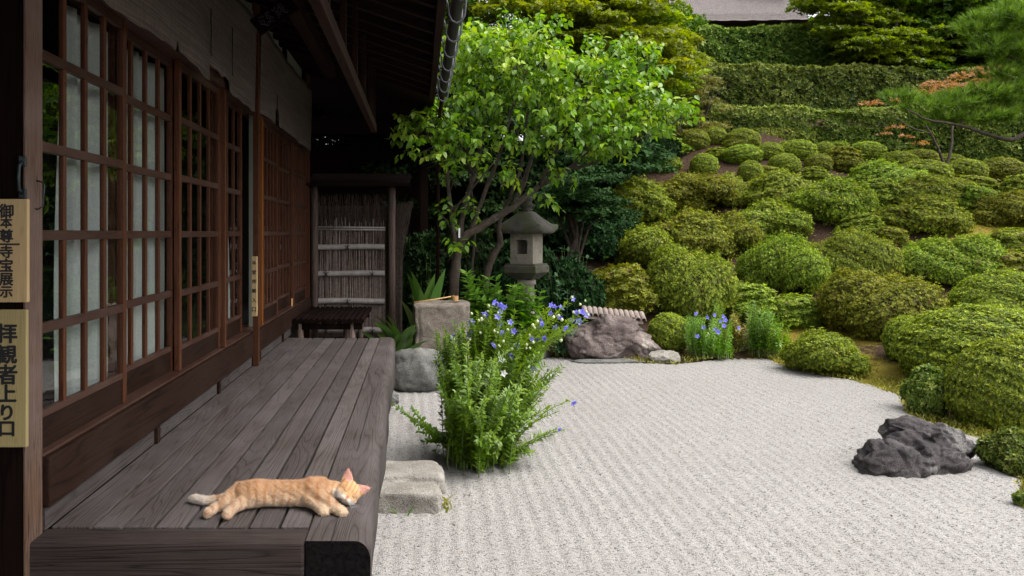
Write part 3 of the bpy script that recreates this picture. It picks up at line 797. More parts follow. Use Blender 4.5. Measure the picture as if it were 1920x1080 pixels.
def rosettes(P, A, k, L, wl, tilt=(.8, 1.35), tv=.1, base=None):
    n = len(P); T, B = ortho(A)
    ph0 = rng.uniform(0, 2 * pi, n)
    tb = (rng.uniform(.15, 1, n) if base is None else base)
    Vs, Fs, Ts = [], [], []
    for j in range(k):
        ph = ph0 + 2 * pi * j / k + rng.normal(0, .25, n); tl = rng.uniform(*tilt, n)
        R_ = T * np.cos(ph)[:, None] + B * np.sin(ph)[:, None]
        D = unit(A * np.cos(tl)[:, None] + R_ * np.sin(tl)[:, None]); Nn = unit(A * np.sin(tl)[:, None] - R_ * np.cos(tl)[:, None])
        l = L * rng.uniform(.7, 1.2, n)
        v, f = leaf_quads(P, D, Nn, l, l * wl)
        Vs.append(v); Fs.append(f + sum(len(x) for x in Vs[:-1])); Ts.append(np.clip(tb + rng.normal(0, tv, n), 0.1, 1))
    return np.concatenate(Vs), np.concatenate(Fs), np.concatenate(Ts)

def lump(P, f, seed):
    s = seed * 1.7
    return (np.sin(P[:, 0] * f + s) * np.sin(P[:, 1] * f * 1.1 + s * 2) + np.sin(P[:, 2] * f * 1.2 + s * 3 + P[:, 0] * f * .5)
            + .6 * np.sin(P[:, 0] * f * 2.3 + P[:, 1] * f * 2.1 + s) * np.cos(P[:, 2] * f * 2.2 - s)) / 2.2

def sample_lobes(lobes, n, zmin=-.35):
    c = np.array([l[0] for l in lobes], float); r = np.array([l[1] for l in lobes], float)
    w = (r[:, 0] * r[:, 1] + r[:, 0] * r[:, 2] + r[:, 1] * r[:, 2]); w = w / w.sum()
    idx = rng.choice(len(lobes), int(n * 1.6), p=w)
    d = rand_dir(len(idx), zmin); P = c[idx] + d * r[idx]
    keep = np.ones(len(idx), bool)
    for k in range(len(lobes)):
        q = ((P - c[k]) / r[k]); keep &= ~(((q * q).sum(1) < .86) & (idx != k))
    P, d, idx = P[keep][:n], d[keep][:n], idx[keep][:n]
    A = unit(d / r[idx] * r[idx].mean(1, keepdims=True)); return P, A, c[idx]

CORE = {}
def core_mesh(lobes, k=.80):
    Vs, Fs = [], []; off = 0
    bm_ = bmesh.new(); bmesh.ops.create_icosphere(bm_, subdivisions=2, radius=1)
    v0 = np.array([v.co[:] for v in bm_.verts]); f0 = np.array([[v.index for v in f.verts] for f in bm_.faces]); bm_.free()
    for c, r in lobes:
        v = v0 * (1 + .06 * rng.standard_normal((len(v0), 1))) * np.array(r) * k + np.array(c)
        Vs.append(v); Fs.append(f0 + off); off += len(v)
    return np.concatenate(Vs), np.concatenate(Fs)

def shrub_proto(name, lobes, n, L, k=5, amp=.06, depth=.08, mat='azalea', wl=.42, f=7, zmin=-.75, tilt=(.75, 1.35), upw=.35, core=.80, sticks=26):
    seed = rng.uniform(0, 20)
    P, A, C = sample_lobes(lobes, n, zmin)
    R0 = np.mean([np.mean(l[1]) for l in lobes])
    lm = lump(P, f / R0, seed)
    P = P + A * (R0 * (amp * lm + amp * .8 * (mat == 'azalea') * lump(P, 3.0 / R0, seed + 6) + amp * .7 * lump(P, f * 2.6 / R0, seed + 9) - depth * rng.uniform(0, 1, len(P))**2 + amp * 1.2 * (rng.uniform(0, 1, len(P)) < .12) * rng.uniform(0, 1, len(P))))[:, None]
    A = unit(A + np.array([[0, 0, upw]]) + .28 * rng.standard_normal(A.shape))
    tb = np.clip(.46 + .2 * lump(P, f * 1.7 / R0, seed + 3) + .30 * rng.standard_normal(len(P)), .2, 1)
    dead = rng.uniform(0, 1, len(P)) < (.015 + (.09 if mat == 'azalea' else .03) * (lump(P, 4.5 / R0, seed + 12) > .42))
    V, Fq, t = rosettes(P, A, k, L, wl, tilt, .10, tb)
    t[np.tile(dead, k)] = 0.02
    me = npmesh(name + '_foliage', V, Fq, M[mat], t)
    cv, cf = core_mesh(lobes, core)
    # a few visible stems from the ground into the lobes
    mb = MB()
    for i in range(sticks):
        c, r = lobes[random.randrange(len(lobes))]
        e = Vector(c) + Vector([random.uniform(-.75, .75) * r[j] for j in range(3)])
        b = Vector((e.x * .25 + random.uniform(-.05, .05), e.y * .25 - .02, -.05)); m_ = (b + e) / 2 + Vector((random.uniform(-.06, .06), random.uniform(-.06, .06), 0))
        mb.tube([b, m_, e], [.012 * R0 + .004, .009 * R0 + .003, .004], 5)
    ob = mb.build(name + '_stems', M['twig']); sm = ob.data; bpy.data.objects.remove(ob)
    bm_ = bmesh.new(); bm_.from_mesh(sm); tmp = npmesh('core', cv, cf, M['twig']); bm_.from_mesh(tmp); bm_.to_mesh(sm); bm_.free(); bpy.data.meshes.remove(tmp)
    co = np.array([l[0] for l in lobes]); rr = np.array([l[1] for l in lobes])
    lo = (co - rr).min(0); hi = (co + rr).max(0)
    return dict(fol=me, stems=sm, w=hi[0] - lo[0], h=hi[2], d=hi[1] - lo[1])

def put_shrub(p, loc, sx, sy, sz, rz, label, name='azalea_shrub', cat='shrub', group='azalea shrubs on the slope'):
    r = empty(name, loc, label, cat, group); r.scale = (sx, sy, sz); r.rotation_euler = (0, 0, rz)
    mobj('foliage', p['fol'], r); mobj('stems', p['stems'], r); return r

def lobes_ball(): return [((0, 0, .36), (.40, .40, .36))]
def rl(n, R0, spread, h, jit=.25, flat=.75):
    L_ = [((0, 0, h * .48), (R0 * .8, R0 * .8, h * .52))]
    for i in range(n):
        a = 2 * pi * i / n + random.uniform(-.3, .3); d = spread * random.uniform(.6, 1)
        r = R0 * random.uniform(.42, .68)
        L_.append(((d * cos(a), d * sin(a), h * random.uniform(.34, .62)), (r, r, r * flat * random.uniform(.8, 1.1))))
    return L_

PB = [shrub_proto('clipped_ball', lobes_ball(), 5200, .030, 5, .05, .09, 'clipped', .45, 9) for _ in range(2)]
PBL = [shrub_proto('loose_ball', rl(3, .34, .2, .62), 9000, .033, 5, .16, .22, 'azalea', .42, 8)]
PM = [shrub_proto('loose_mound', rl(7, .62, .55, .85), 24000, .034, 5, .19, .26, 'azalea', .42, 9) for _ in range(3)]
PL = [shrub_proto('big_mound', rl(8, .95, .75, 1.05), 42000, .034, 5, .15, .22, 'azalea', .42, 12) for _ in range(2)]
PC = [shrub_proto('clipped_mound', [((0, 0, .40), (1.0, .8, .62)), ((.35, .1, .38), (.8, .7, .58))], 34000, .031, 5, .045, .09, 'clipped', .45, 14),
      shrub_proto('clipped_mound', [((0, 0, .42), (1.0, .95, .66))], 32000, .030, 5, .045, .09, 'clipped', .45, 14)]
PLONG = shrub_proto('clipped_long', [((-.55, 0, .3), (.6, .4, .36)), ((0, 0, .33), (.75, .45, .38)), ((.6, 0, .29), (.6, .4, .34))], 5200, .036, 5, .03, .05, 'clipped', .45, 12)
PCOAR = shrub_proto('coarse_bush', rl(5, .42, .3, .7), 1900, .075, 5, .1, .15, 'hedge', .48, 7)
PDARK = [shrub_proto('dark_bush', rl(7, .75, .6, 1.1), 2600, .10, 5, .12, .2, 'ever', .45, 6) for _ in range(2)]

def hillshrub(cx, by, w, h, kind, label, push=.38, **kw):
    g = ground_pt(cx, by); wm = w * g.y / F
    yc = g.y + push * wm; xc = (cx - CX) / F * yc; zc = float(hill(xc, yc)) - .06
    zc = g.z - .05 + .12 * (zc - g.z)
    top = EYE - (by - h - CY) / F * (yc - .05 * wm)
    hm = max(.3 * wm, top - zc)
    P_ = {'ball': PB, 'lball': PBL, 'mid': PM, 'big': PL, 'clip': PC, 'long': [PLONG], 'coarse': [PCOAR], 'dark': PDARK}[kind]
    p = random.choice(P_)
    s = wm / p['w'] * ({'mid': 1.22, 'big': 1.12, 'lball': 1.15}.get(kind, 1.04))
    asym = {'big': .85, 'mid': .9, 'long': .9}.get(kind, 1.0)
    rz = 0 if kind in ('long', 'clip') else random.uniform(0, 2 * pi)
    return put_shrub(p, (xc, yc, zc), s, s * asym, hm / p['h'], rz, label, **kw)

SHR = [
 (1301, 283, 54, 40, 'ball', 'small round azalea ball, leftmost of the clipped top row beside the bright tree'),
 (1340, 272, 42, 34, 'ball', 'small round azalea second from left in the clipped top row under the hedges'),
 (1392, 281, 60, 40, 'ball', 'round clipped azalea joined to the left end of the long clipped one'),
 (1381, 285, 50, 28, 'ball', 'low round azalea tucked before the joined pair at the long clipped azalea'),
 (1474, 270, 160, 34, 'long', 'long low clipped azalea below the lowest hedge'),
 (1392, 309, 70, 38, 'ball', 'wide round azalea standing above the bare reddish soil patch'),
 (1443, 301, 46, 34, 'ball', 'round azalea in front of the middle of the long clipped azalea'),
 (1471, 287, 24, 22, 'ball', 'tiny azalea peeking out between two round ones below the long azalea'),
 (1496, 301, 62, 39, 'ball', 'broad round azalea in front of the right end of the long one'),
 (1470, 328, 54, 40, 'ball', 'round azalea with a dark underside in the second clipped row'),
 (1407, 341, 42, 40, 'ball', 'small upright round azalea just right of the reddish bare soil'),
 (1320, 330, 48, 42, 'ball', 'dark green round azalea right of the pale bare soil strip'),
 (1245, 325, 60, 38, 'ball', 'low dark round azalea left of the pale bare soil, under bright tree leaves'),
 (1545, 293, 38, 27, 'ball', 'small vivid green round azalea at the right tip of the long one'),
 (1571, 285, 38, 22, 'ball', 'small flat yellow green azalea against the lowest hedge'),
 (1625, 303, 62, 38, 'ball', 'separate dense round azalea standing alone before the lowest hedge'),
 (1580, 324, 58, 46, 'lball', 'brownish bronze tinted azalea below the vivid small ones'),
 (1534, 322, 46, 34, 'ball', 'round dull green azalea left of the bronze tinted one'),
 (1525, 340, 44, 26, 'lball', 'low ragged brownish azalea below the dull green round one'),
 (1440, 335, 40, 24, 'lball', 'little ragged azalea between two round ones above the big loose mass'),
 (1683, 320, 64, 36, 'ball', 'left of two overlapping yellow green azaleas by the thin maple trunk'),
 (1722, 312, 66, 32, 'ball', 'rear of two overlapping yellow green azaleas by the thin maple trunk'),
 (1730, 350, 92, 50, 'ball', 'large smooth rounded azalea left of the forked maple trunk foot'),
 (1778, 318, 54, 30, 'ball', 'yellow green azalea directly behind the forked maple trunk'),
 (1810, 340, 68, 42, 'ball', 'dull dark azalea right of the forked maple trunk'),
 (1876, 342, 76, 46, 'ball', 'dark wide azalea dome under the pine branch at the right'),
 (1826, 370, 66, 40, 'lball', 'loose azalea beside the upper end of the mossy path'),
 (1912, 385, 60, 54, 'lball', 'brown tinged azalea cut by the right edge below the pine'),
 (1232, 296, 96, 42, 'lball', 'dull loose azalea under the right end of the bright tree crown'),
 (1165, 318, 110, 52, 'lball', 'dim loose azalea behind the long bright limb, above the left mass'),
 (1345, 300, 44, 22, 'lball', 'low reddish azalea between the top row and the bare soil'),
 (1195, 425, 130, 85, 'mid', 'dull loose azalea in the upper left mass beside the dark maple'),
 (1285, 405, 130, 75, 'mid', 'loose azalea filling the middle of the upper left mass below the dark round one'),
 (1365, 392, 90, 62, 'mid', 'loose azalea at the upper right corner of the left mass, by the bare gap'),
 (1205, 505, 120, 80, 'mid', 'dark thin azalea low in the left mass above the bare brown bank'),
 (1300, 495, 150, 95, 'mid', 'broad loose azalea at the bottom of the left mass above the large round mound'),
 (1372, 478, 90, 75, 'mid', 'brighter green azalea at the lower right of the left mass'),
 (1462, 405, 140, 80, 'mid', 'pale green loose azalea in the middle of the slope'),
 (1440, 455, 130, 75, 'mid', 'dark skirted azalea hanging over the bare brown bank in mid slope'),
 (1562, 430, 130, 95, 'mid', 'pale spreading azalea right of centre above a brown bank'),
 (1648, 395, 76, 56, 'lball', 'brownish twiggy azalea right of the pale spreading one'),
 (1648, 365, 120, 60, 'mid', 'yellow green loose azalea below the overlapping pair by the trunk'),
 (1728, 405, 130, 72, 'mid', 'dark green loose azalea under the large smooth rounded one'),
 (1616, 452, 72, 50, 'lball', 'small domed azalea on the brown bank above the bright topped mound'),
 (1670, 462, 50, 36, 'lball', 'small bluish green azalea right of the small domed one'),
 (1738, 448, 142, 78, 'mid', 'ragged mid green azalea left of the upper mossy path'),
 (1828, 405, 66, 56, 'lball', 'narrow azalea between the ragged one and the mossy path'),
 (1902, 432, 104, 72, 'mid', 'big dome of azalea right of the mossy path, below the pine'),
 (1905, 492, 90, 62, 'lball', 'azalea with a black hollow beneath it at the right edge'),
 (1872, 540, 96, 70, 'lball', 'loose azalea right of the brown mossy gap, above the long clipped dome'),
 (1762, 548, 190, 105, 'big', 'wide grey green azalea mound with tufted top left of the mossy gap'),
 (1470, 560, 170, 115, 'big', 'wide yellow green mound above the bare stems, left of the bright topped one'),
 (1598, 545, 150, 110, 'big', 'large mound with a bright lime top in the middle of the slope'),
 (1662, 640, 232, 130, 'big', 'largest bronze topped azalea mound above the mossy corner of the gravel'),
 (1302, 612, 176, 145, 'big', 'large rounded azalea mound behind the small dense ball and bellflowers'),
 (1165, 598, 116, 98, 'lball', 'thin dark azalea with bare twigs above the tile capped boulder'),
 (1405, 606, 100, 70, 'lball', 'brownish azalea behind the second clump of bellflowers'),
 (1490, 615, 86, 60, 'lball', 'ragged azalea fringe beside the bare brown hollow'),
 (1540, 702, 124, 80, 'mid', 'low spreading azalea at the far gravel edge, right of the tall weeds'),
 (1890, 640, 200, 130, 'clip', 'smooth dome of clipped azalea third from the front on the right'),
 (1802, 600, 56, 40, 'ball', 'small clipped azalea at the left foot of the third dome'),
 (1858, 735, 325, 158, 'clip', 'long clipped azalea dome second from the front on the right'),
 (1702, 682, 78, 88, 'ball', 'bright clipped azalea knob at the left end of the second dome'),
 (1742, 780, 92, 92, 'coarse', 'coarse leaved bush behind the dark rock, left of the nearest dome'),
 (1912, 818, 270, 182, 'clip', 'nearest big clipped azalea dome at the right edge behind the dark rock'),
 (1902, 895, 110, 88, 'coarse', 'low coarse bush at the right edge beside the dark rock'),
 (1948, 962, 70, 48, 'coarse', 'lowest coarse bush at the right edge, nearest the camera'),
 (1255, 658, 74, 70, 'ball', 'dense bright azalea ball between the boulder and the bellflowers'),
]
for s_ in SHR: hillshrub(*s_)
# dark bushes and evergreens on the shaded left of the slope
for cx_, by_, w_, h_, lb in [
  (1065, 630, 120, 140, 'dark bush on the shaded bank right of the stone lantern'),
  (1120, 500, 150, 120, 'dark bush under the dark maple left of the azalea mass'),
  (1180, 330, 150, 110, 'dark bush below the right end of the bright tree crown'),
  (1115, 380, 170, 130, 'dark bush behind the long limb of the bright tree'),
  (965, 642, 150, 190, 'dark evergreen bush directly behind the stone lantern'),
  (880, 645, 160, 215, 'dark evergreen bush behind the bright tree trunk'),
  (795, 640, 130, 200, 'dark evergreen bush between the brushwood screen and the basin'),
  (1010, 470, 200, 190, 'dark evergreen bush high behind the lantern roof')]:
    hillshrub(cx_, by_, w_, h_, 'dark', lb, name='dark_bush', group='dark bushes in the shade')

# ------------------------------------------------------------------ hedges
def hedge(name, x0, x1, Y, D, ztop, zb, n, L, label, tiltx=0.0, rz=0.0):
    root = empty(name, ((x0 + x1) / 2, Y, zb), label, 'hedge', 'clipped hedges in tiers')
    root.rotation_euler = (0, 0, rz)
    w = x1 - x0; h = ztop - zb
    a_top, a_fr = w * D, w * h
    nt_ = int(n * a_top / (a_top + a_fr)); nf = n - nt_
    Pt = np.stack([rng.uniform(-w/2, w/2, nt_), rng.uniform(-.0, D, nt_), np.full(nt_, h)], 1); At = np.tile([0, -.2, 1.], (nt_, 1))
    Pf = np.stack([rng.uniform(-w/2, w/2, nf), np.zeros(nf), h * rng.uniform(0, 1, nf)], 1); Af = np.tile([0, -1, .35], (nf, 1))
    edge_ = np.clip((Pf[:, 2] - (h - .14)) / .14, 0, 1); Pf[:, 1] += .10 * edge_**2
    P = np.concatenate([Pt, Pf]); A = np.concatenate([At, Af])
    lm = lump(P, 3.2, 3) ; P = P + A * (.045 * lm + .035 * lump(P, 9, 5) - .09 * rng.uniform(0, 1, len(P))**2)[:, None]
    P[:, 2] += .02 * np.sin(P[:, 0] * 1.3 + 1) + tiltx * P[:, 0] + .03 * np.sin(P[:, 0] * 2.1)
    A = unit(A + .45 * rng.standard_normal(A.shape))
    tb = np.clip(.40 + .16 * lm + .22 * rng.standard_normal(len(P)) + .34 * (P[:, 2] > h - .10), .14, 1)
    tb[rng.uniform(0, 1, len(P)) < .015] = 0
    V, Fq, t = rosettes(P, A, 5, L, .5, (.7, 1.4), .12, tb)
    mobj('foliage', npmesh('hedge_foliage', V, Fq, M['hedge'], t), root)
    MB().box(-w/2 + .05, w/2 - .05, .17, D - .05, -.3, h - .13 - abs(tiltx) * w/2, .3).build('stems', M['twig'], root)
    return root
hedge('clipped_hedge', 5.0, 16.8, 17.85, 1.0, 4.42, 1.7, 25000, .075, 'lowest hedge, right above the clipped azaleas', -.05, -.20)
hedge('clipped_hedge', 6.3, 17.5, 21.2, 1.0, 6.14, 3.2, 19000, .075, 'middle hedge, longest and broadest of the three', -.022)
hedge('clipped_hedge', 6.8, 14.5, 23.0, 1.0, 7.72, 5.0, 12000, .085, 'topmost hedge, directly under the thatched roof', -.015)

# ------------------------------------------------------------------ thatched building
TB = empty('thatched_house', (9.5, 27, 5.2), 'old house with a thick grey thatched roof above the hedges', 'building')
th = MB()
x0, x1 = -4.5, 4.2
prof = [(-.0, 3.80), (.10, 3.86), (.22, 4.10), (3.4, 7.6)]
for (i, (ya, za)) in enumerate(prof[:-1]):
    yb_, zb_ = prof[i + 1]; n_ = 40
    for k in range(n_):
        xa, xb = x0 + (x1 - x0) * k / n_, x0 + (x1 - x0) * (k + 1) / n_
        sag = lambda x: .05 * ((x) / 4.2)**2 * (1 if i < 3 else 0) + .012 * sin(x * 9)
        th.quad([(xa, ya, za + sag(xa)), (xb, ya, za + sag(xb)), (xb, yb_, zb_ + sag(xb)), (xa, yb_, zb_ + sag(xa))], .5)
th.quad([(x0, 0, 3.80), (x0, 1.4, 3.95), (x1, 1.4, 3.95), (x1, 0, 3.80)], .5)
th.quad([(x0, 3.4, 7.6), (x1, 3.4, 7.6), (x1, 6.8, 3.8), (x0, 6.8, 3.8)], .5)
for xe in (x0, x1): th.quad([(xe, 0, 3.8), (xe, 3.4, 7.6), (xe, 6.8, 3.8), (xe, 3.4, 3.7)], .5)
th.build('roof', M['thatch'], TB)
MB().box(x0 + .8, x1 - .8, 1.4, 5.4, -.5, 3.9, .3).build('wall', M['postdark'], TB)
MB().box(x0 + .2, x1 - .2, .55, .72, 3.55, 3.74, .6).build('eave_beam', M['roofwood'], TB)
for xe in (-2.5, .2, 2.6): MB().box(xe - .08, xe + .08, .55, .7, -.5, 3.549, .5).build('pillar', M['post'], TB)

# ------------------------------------------------------------------ trees
def skeleton(paths):
    mb = MB()
    for pts, r0, r1 in paths:
        n = len(pts); P = [Vector(p) for p in pts]
        # smooth and roughen the path
        Q = []
        for i in range(n - 1):
            for k in range(4):
                t = k / 4; a_, b_ = P[i], P[i + 1]
                p0 = P[i - 1] if i > 0 else a_ * 2 - b_; p3 = P[i + 2] if i + 2 < n else b_ * 2 - a_
                q = .5 * ((2 * a_) + (-p0 + b_) * t + (2 * p0 - 5 * a_ + 4 * b_ - p3) * t * t + (-p0 + 3 * a_ - 3 * b_ + p3) * t**3)
                Q.append(q + Vector((random.gauss(0, 1), random.gauss(0, 1), random.gauss(0, 1))) * r0 * .10)
        Q.append(P[-1])
        m_ = len(Q)
        mb.tube(Q, [(r0 + (r1 - r0) * i / (m_ - 1)) * random.uniform(.9, 1.1) for i in range(m_)], 8)
    return mb

def twig_leaves(P, A, nl, L, wl, droop, tlen, tintf):
    """leaves set alternately along short twigs"""
    Vs, F4s, F3s, Ts, off = [], [], [], [], 0
    T, B = ortho(A); ph0 = rng.uniform(0, 2 * pi, len(P))
    for j in range(nl):
        s = (j + .5) / nl; ph = ph0 + j * 2.4 + rng.normal(0, .3, len(P))
        pos = P + A * (tlen * s)
        R_ = T * np.cos(ph)[:, None] + B * np.sin(ph)[:, None]
        D = unit(R_ * .9 + A * .35 + np.array([[0, 0, -droop]]) + .2 * rng.standard_normal(P.shape))
        up = np.array([[0, 0, 1.]]) + .55 * rng.standard_normal(P.shape) + .3 * R_
        Nn = unit(up - D * (up * D).sum(1, keepdims=True))
        l = L * rng.uniform(.65, 1.2, len(P))
        v, (f4, f3), n = leaf_ovate(pos, D, Nn, l, l * wl)
        Vs.append(v); F4s.append(f4 + off); F3s.append(f3 + off); off += len(v)
        t = np.clip(tintf + rng.normal(0, .12, len(P)) + .15 * (s - .5), 0, 1)
        Ts.append((np.tile(t, 2), np.tile(t, 4)))
    V = np.concatenate(Vs); F4 = np.concatenate(F4s); F3 = np.concatenate(F3s)
    t = np.concatenate([np.concatenate([a for a, b in Ts]), np.concatenate([b for a, b in Ts])])
    return V, [F4, F3], t

# the bright tree over the lantern
pt_ = lambda L_: [px(*p) for p in L_]
PLT = empty('plum_tree', (.42, 9.0, 0), 'bright green spreading tree with a leaning limb over the stone lantern', 'tree')
paths = [
 ([(.44, 9.0, -.1)] + pt_([(850, 600, 9.0), (853, 520, 9.0), (860, 460, 9.0), (878, 438, 9.0), (920, 414, 9.0), (962, 388, 9.0), (1012, 348, 9.1), (1062, 318, 9.2), (1100, 285, 9.3), (1150, 235, 9.4)]), .075, .014),
 (pt_([(860, 465, 9.0), (868, 400, 9.05), (888, 330, 9.2), (905, 260, 9.3), (912, 170, 9.4), (930, 90, 9.4)]), .042, .008),
 (pt_([(857, 480, 9.0), (845, 400, 8.9), (838, 320, 8.8), (822, 250, 8.7), (800, 220, 8.6)]), .034, .007),
 (pt_([(962, 390, 9.0), (985, 335, 9.2), (1005, 265, 9.4), (1030, 180, 9.5), (1040, 110, 9.5)]), .035, .007),
 (pt_([(905, 690, 9.3), (912, 520, 9.25), (938, 455, 9.2), (934, 425, 9.2), (948, 388, 9.15), (975, 320, 9.0), (985, 240, 8.8), (1000, 160, 8.7)]), .052, .008),
 (pt_([(1062, 318, 9.2), (1115, 305, 9.1), (1170, 275, 9.0), (1230, 235, 8.9)]), .024, .006),
 (pt_([(878, 440, 9.0), (925, 320, 8.9), (955, 230, 8.8), (970, 120, 8.7)]), .03, .006),
 (pt_([(1012, 348, 9.1), (1035, 300, 8.9), (1070, 230, 8.7), (1110, 150, 8.6)]), .026, .006),
 (pt_([(888, 330, 9.2), (860, 260, 9.0), (850, 180, 8.9)]), .02, .005),
 (pt_([(1100, 285, 9.3), (1130, 200, 9.6), (1160, 130, 9.8)]), .02, .005),
 (pt_([(845, 400, 8.9), (880, 360, 8.7), (930, 300, 8.5)]), .018, .005),
 (pt_([(870, 690, 9.2), (880, 560, 9.3), (890, 430, 9.3), (880, 330, 9.3), (870, 240, 9.2)]), .022, .006),
]
plum_mb = skeleton(paths)
lob = [(960, 112, 100, 48, 9.0), (905, 170, 60, 62, 9.1), (1045, 150, 105, 52, 8.9), (1140, 180, 90, 55, 9.0), (1085, 225, 115, 45, 8.8), (985, 215, 85, 50, 8.8),
       (1210, 205, 62, 40, 9.0), (835, 222, 52, 48, 8.9), (795, 250, 42, 40, 8.7), (930, 60, 48, 24, 9.1), (1008, 64, 50, 20, 9.0), (1120, 112, 62, 30, 9.2), (1190, 125, 45, 38, 9.2),
       (1090, 272, 75, 24, 8.8), (862, 268, 52, 26, 8.8), (1262, 216, 34, 18, 9.0), (1160, 245, 66, 30, 8.9), (870, 110, 34, 45, 9.2), (1000, 120, 60, 40, 8.6), (900, 95, 45, 30, 8.8)]
Pc, Ac = [], []
for cx_, cy_, rx_, ry_, Y_ in lob:
    n_ = int(rx_ * ry_ * .0185) + 7
    c_ = np.array(px(cx_, cy_, Y_)); s_ = Y_ / F
    d_ = rand_dir(n_); rad = rng.uniform(.3, 1.15, n_)**.5
    r3 = np.array([rx_ * s_, min(rx_, 90) * s_ * .95, ry_ * s_])
    Pc.append(c_ + d_ * rad[:, None] * r3); Ac.append(unit(d_ * np.array([1, 1, .6]) + np.array([0, -.15, .35]) + .4 * rng.standard_normal((n_, 3))))
# sparse low sprays inside the crown
for (cx_, cy_, Y_) in [(845, 330, 8.8), (838, 300, 8.8), (1050, 328, 8.9), (890, 395, 8.9), (1065, 330, 9.0), (960, 320, 8.7), (850, 470, 8.8), (840, 400, 8.8), (1020, 375, 8.9), (955, 335, 8.7), (900, 300, 8.6)]:
    Pc.append(np.array([px(cx_ + random.uniform(-14, 14), cy_ + random.uniform(-8, 8), Y_) for _ in range(4)])); Ac.append(rand_dir(4))
P = np.concatenate(Pc); A = np.concatenate(Ac)
tb = np.clip(.45 + .2 * lump(P, 3.5, 2) + .16 * rng.standard_normal(len(P)) , 0, 1)
V, Fq, t = twig_leaves(P, A, 7, .088, .62, .75, .20, tb)
mobj('crown', npmesh('plum_crown', V, Fq, M['plum'], t), PLT).location = -PLT.location
tw = plum_mb
for i in range(0, len(P), 2):
    p = Vector(P[i]); a_ = Vector(A[i]); tw.tube([p - a_ * .16 - Vector((0, 0, .04)), p, p + a_ * .2], [.005, .004, .002], 4, cap=False)
tw.build('trunk', M['bark'], PLT).location = -PLT.location
lbl = MB().box(.455, .475, 8.90, 8.906, 1.49, 1.60, .5).build('white_tag', M['white']); tag(lbl, 'small white tag tied to the bright tree trunk', 'tag')
lbl.location = (0, 0, 0)

def pads_leaves(pads, n, L, wl, tintbase=.45, droop=.12):
    Ps, As, Ts = [], [], []
    for (c, r) in pads:
        k = int(n * r[0] * r[1])
        th_ = rng.uniform(0, 2 * pi, k); rad = np.sqrt(rng.uniform(0, 1, k))
        x = rad * np.cos(th_) * r[0]; y = rad * np.sin(th_) * r[1]
        z = r[2] * (1 - rad**2) * rng.uniform(-.4, 1, k) - droop * rad**2 * r[0] + .05 * r[0] * np.sin(x * 7 / r[0] + c[0]) 
        Ps.append(np.stack([x, y, z], 1) + np.array(c)); Ts.append(np.full(k, rng.uniform(-.15, .15)))
    P = np.concatenate(Ps); T0 = np.concatenate(Ts)
    A = unit(np.array([[0, -.25, 1.]]) + .5 * rng.standard_normal(P.shape))
    tb = np.clip(tintbase + T0 + .15 * rng.standard_normal(len(P)), 0, 1)
    return rosettes(P, A, 3, L, wl, (1.1, 1.75), .08, tb)

def tree(name, base, trunk_paths, pads, mat, label, n=420, L=.11, wl=.75, tintbase=.45, group=None, cat='tree'):
    r = empty(name, base, label, cat, group)
    skeleton(trunk_paths).build('trunk', M['bark'], r).location = -r.location
    V, Fq, t = pads_leaves(pads, n, L, wl, tintbase)
    mobj('crown', npmesh(name + '_crown', V, Fq, M[mat], t), r).location = -r.location
    return r

def maple_pads(lobes, per, rmin, rmax):
    out = []
    for cx_, cy_, rx_, ry_, Y_, dep in lobes:
        for _ in range(per):
            d = rand_dir(1)[0] * rng.uniform(.3, 1)**.5
            Yp = Y_ + d[1] * dep; c = px(cx_ + d[0] * rx_, cy_ - d[2] * ry_, Yp)
            r = rng.uniform(rmin, rmax); out.append(((c.x, c.y, c.z), (r, r * .8, r * .13)))
    return out

def trunk_for(base, top, spread, r0):
    b = Vector(base); t = Vector(top); out = [([b, b.lerp(t, .35) + Vector((random.uniform(-.15, .15), 0, 0)), b.lerp(t, .7), t], r0, r0 * .35)]
    for k in range(7):
        s = b.lerp(t, random.uniform(.35, .8)); e = t + Vector((random.uniform(-1, 1) * spread, random.uniform(-1, 1) * spread * .6, random.uniform(-.6, .8) * spread * .6))
        out.append(([s, s.lerp(e, .5) + Vector((0, 0, .25)), e], r0 * .4, r0 * .08))
    return out

# maples behind the bright tree (upper left)
tree('maple_tree', (2.2, 15.5, 2.0), trunk_for((2.2, 15.5, 1.5), (2.4, 15.5, 6), 2.2, .16),
     maple_pads([(960, 10, 170, 110, 15, 1.3), (1110, 45, 140, 95, 15.2, 1.4), (1210, 110, 75, 70, 15.5, 1.0), (1010, -90, 220, 110, 15.5, 1.6)], 34, .35, .8), 'maple',
     'yellow green maple with layered leaves rising behind the bright tree', 520, .085, .8, .5, 'maples above the garden')
tree('maple_tree', (5.3, 18.2, 3.3), trunk_for((5.3, 18.2, 3.2), (5.0, 18, 6.5), 1.5, .12),
     maple_pads([(1180, 40, 90, 75, 18, 1.0), (1230, 130, 60, 60, 17.8, .8), (1190, 200, 80, 55, 17.6, .9), (1190, -60, 90, 70, 18.5, 1.2)], 22, .4, .8), 'maple',
     'maple spilling over the left end of the hedges beside the thatched roof', 480, .085, .8, .45, 'maples above the garden')
# loose pale shrub at the left end of the middle hedge
tree('pale_bush', (7.0, 18.6, 3.8), trunk_for((7.0, 18.6, 3.6), (7.0, 18.6, 5.0), .5, .04),
     maple_pads([(1315, 175, 35, 42, 18.6, .5), (1330, 215, 45, 35, 18.6, .5), (1270, 225, 50, 40, 18.3, .6)], 16, .2, .42), 'grass',
     'pale feathery bush at the left end of the middle hedge', 900, .06, .4, .45, None, 'bush')
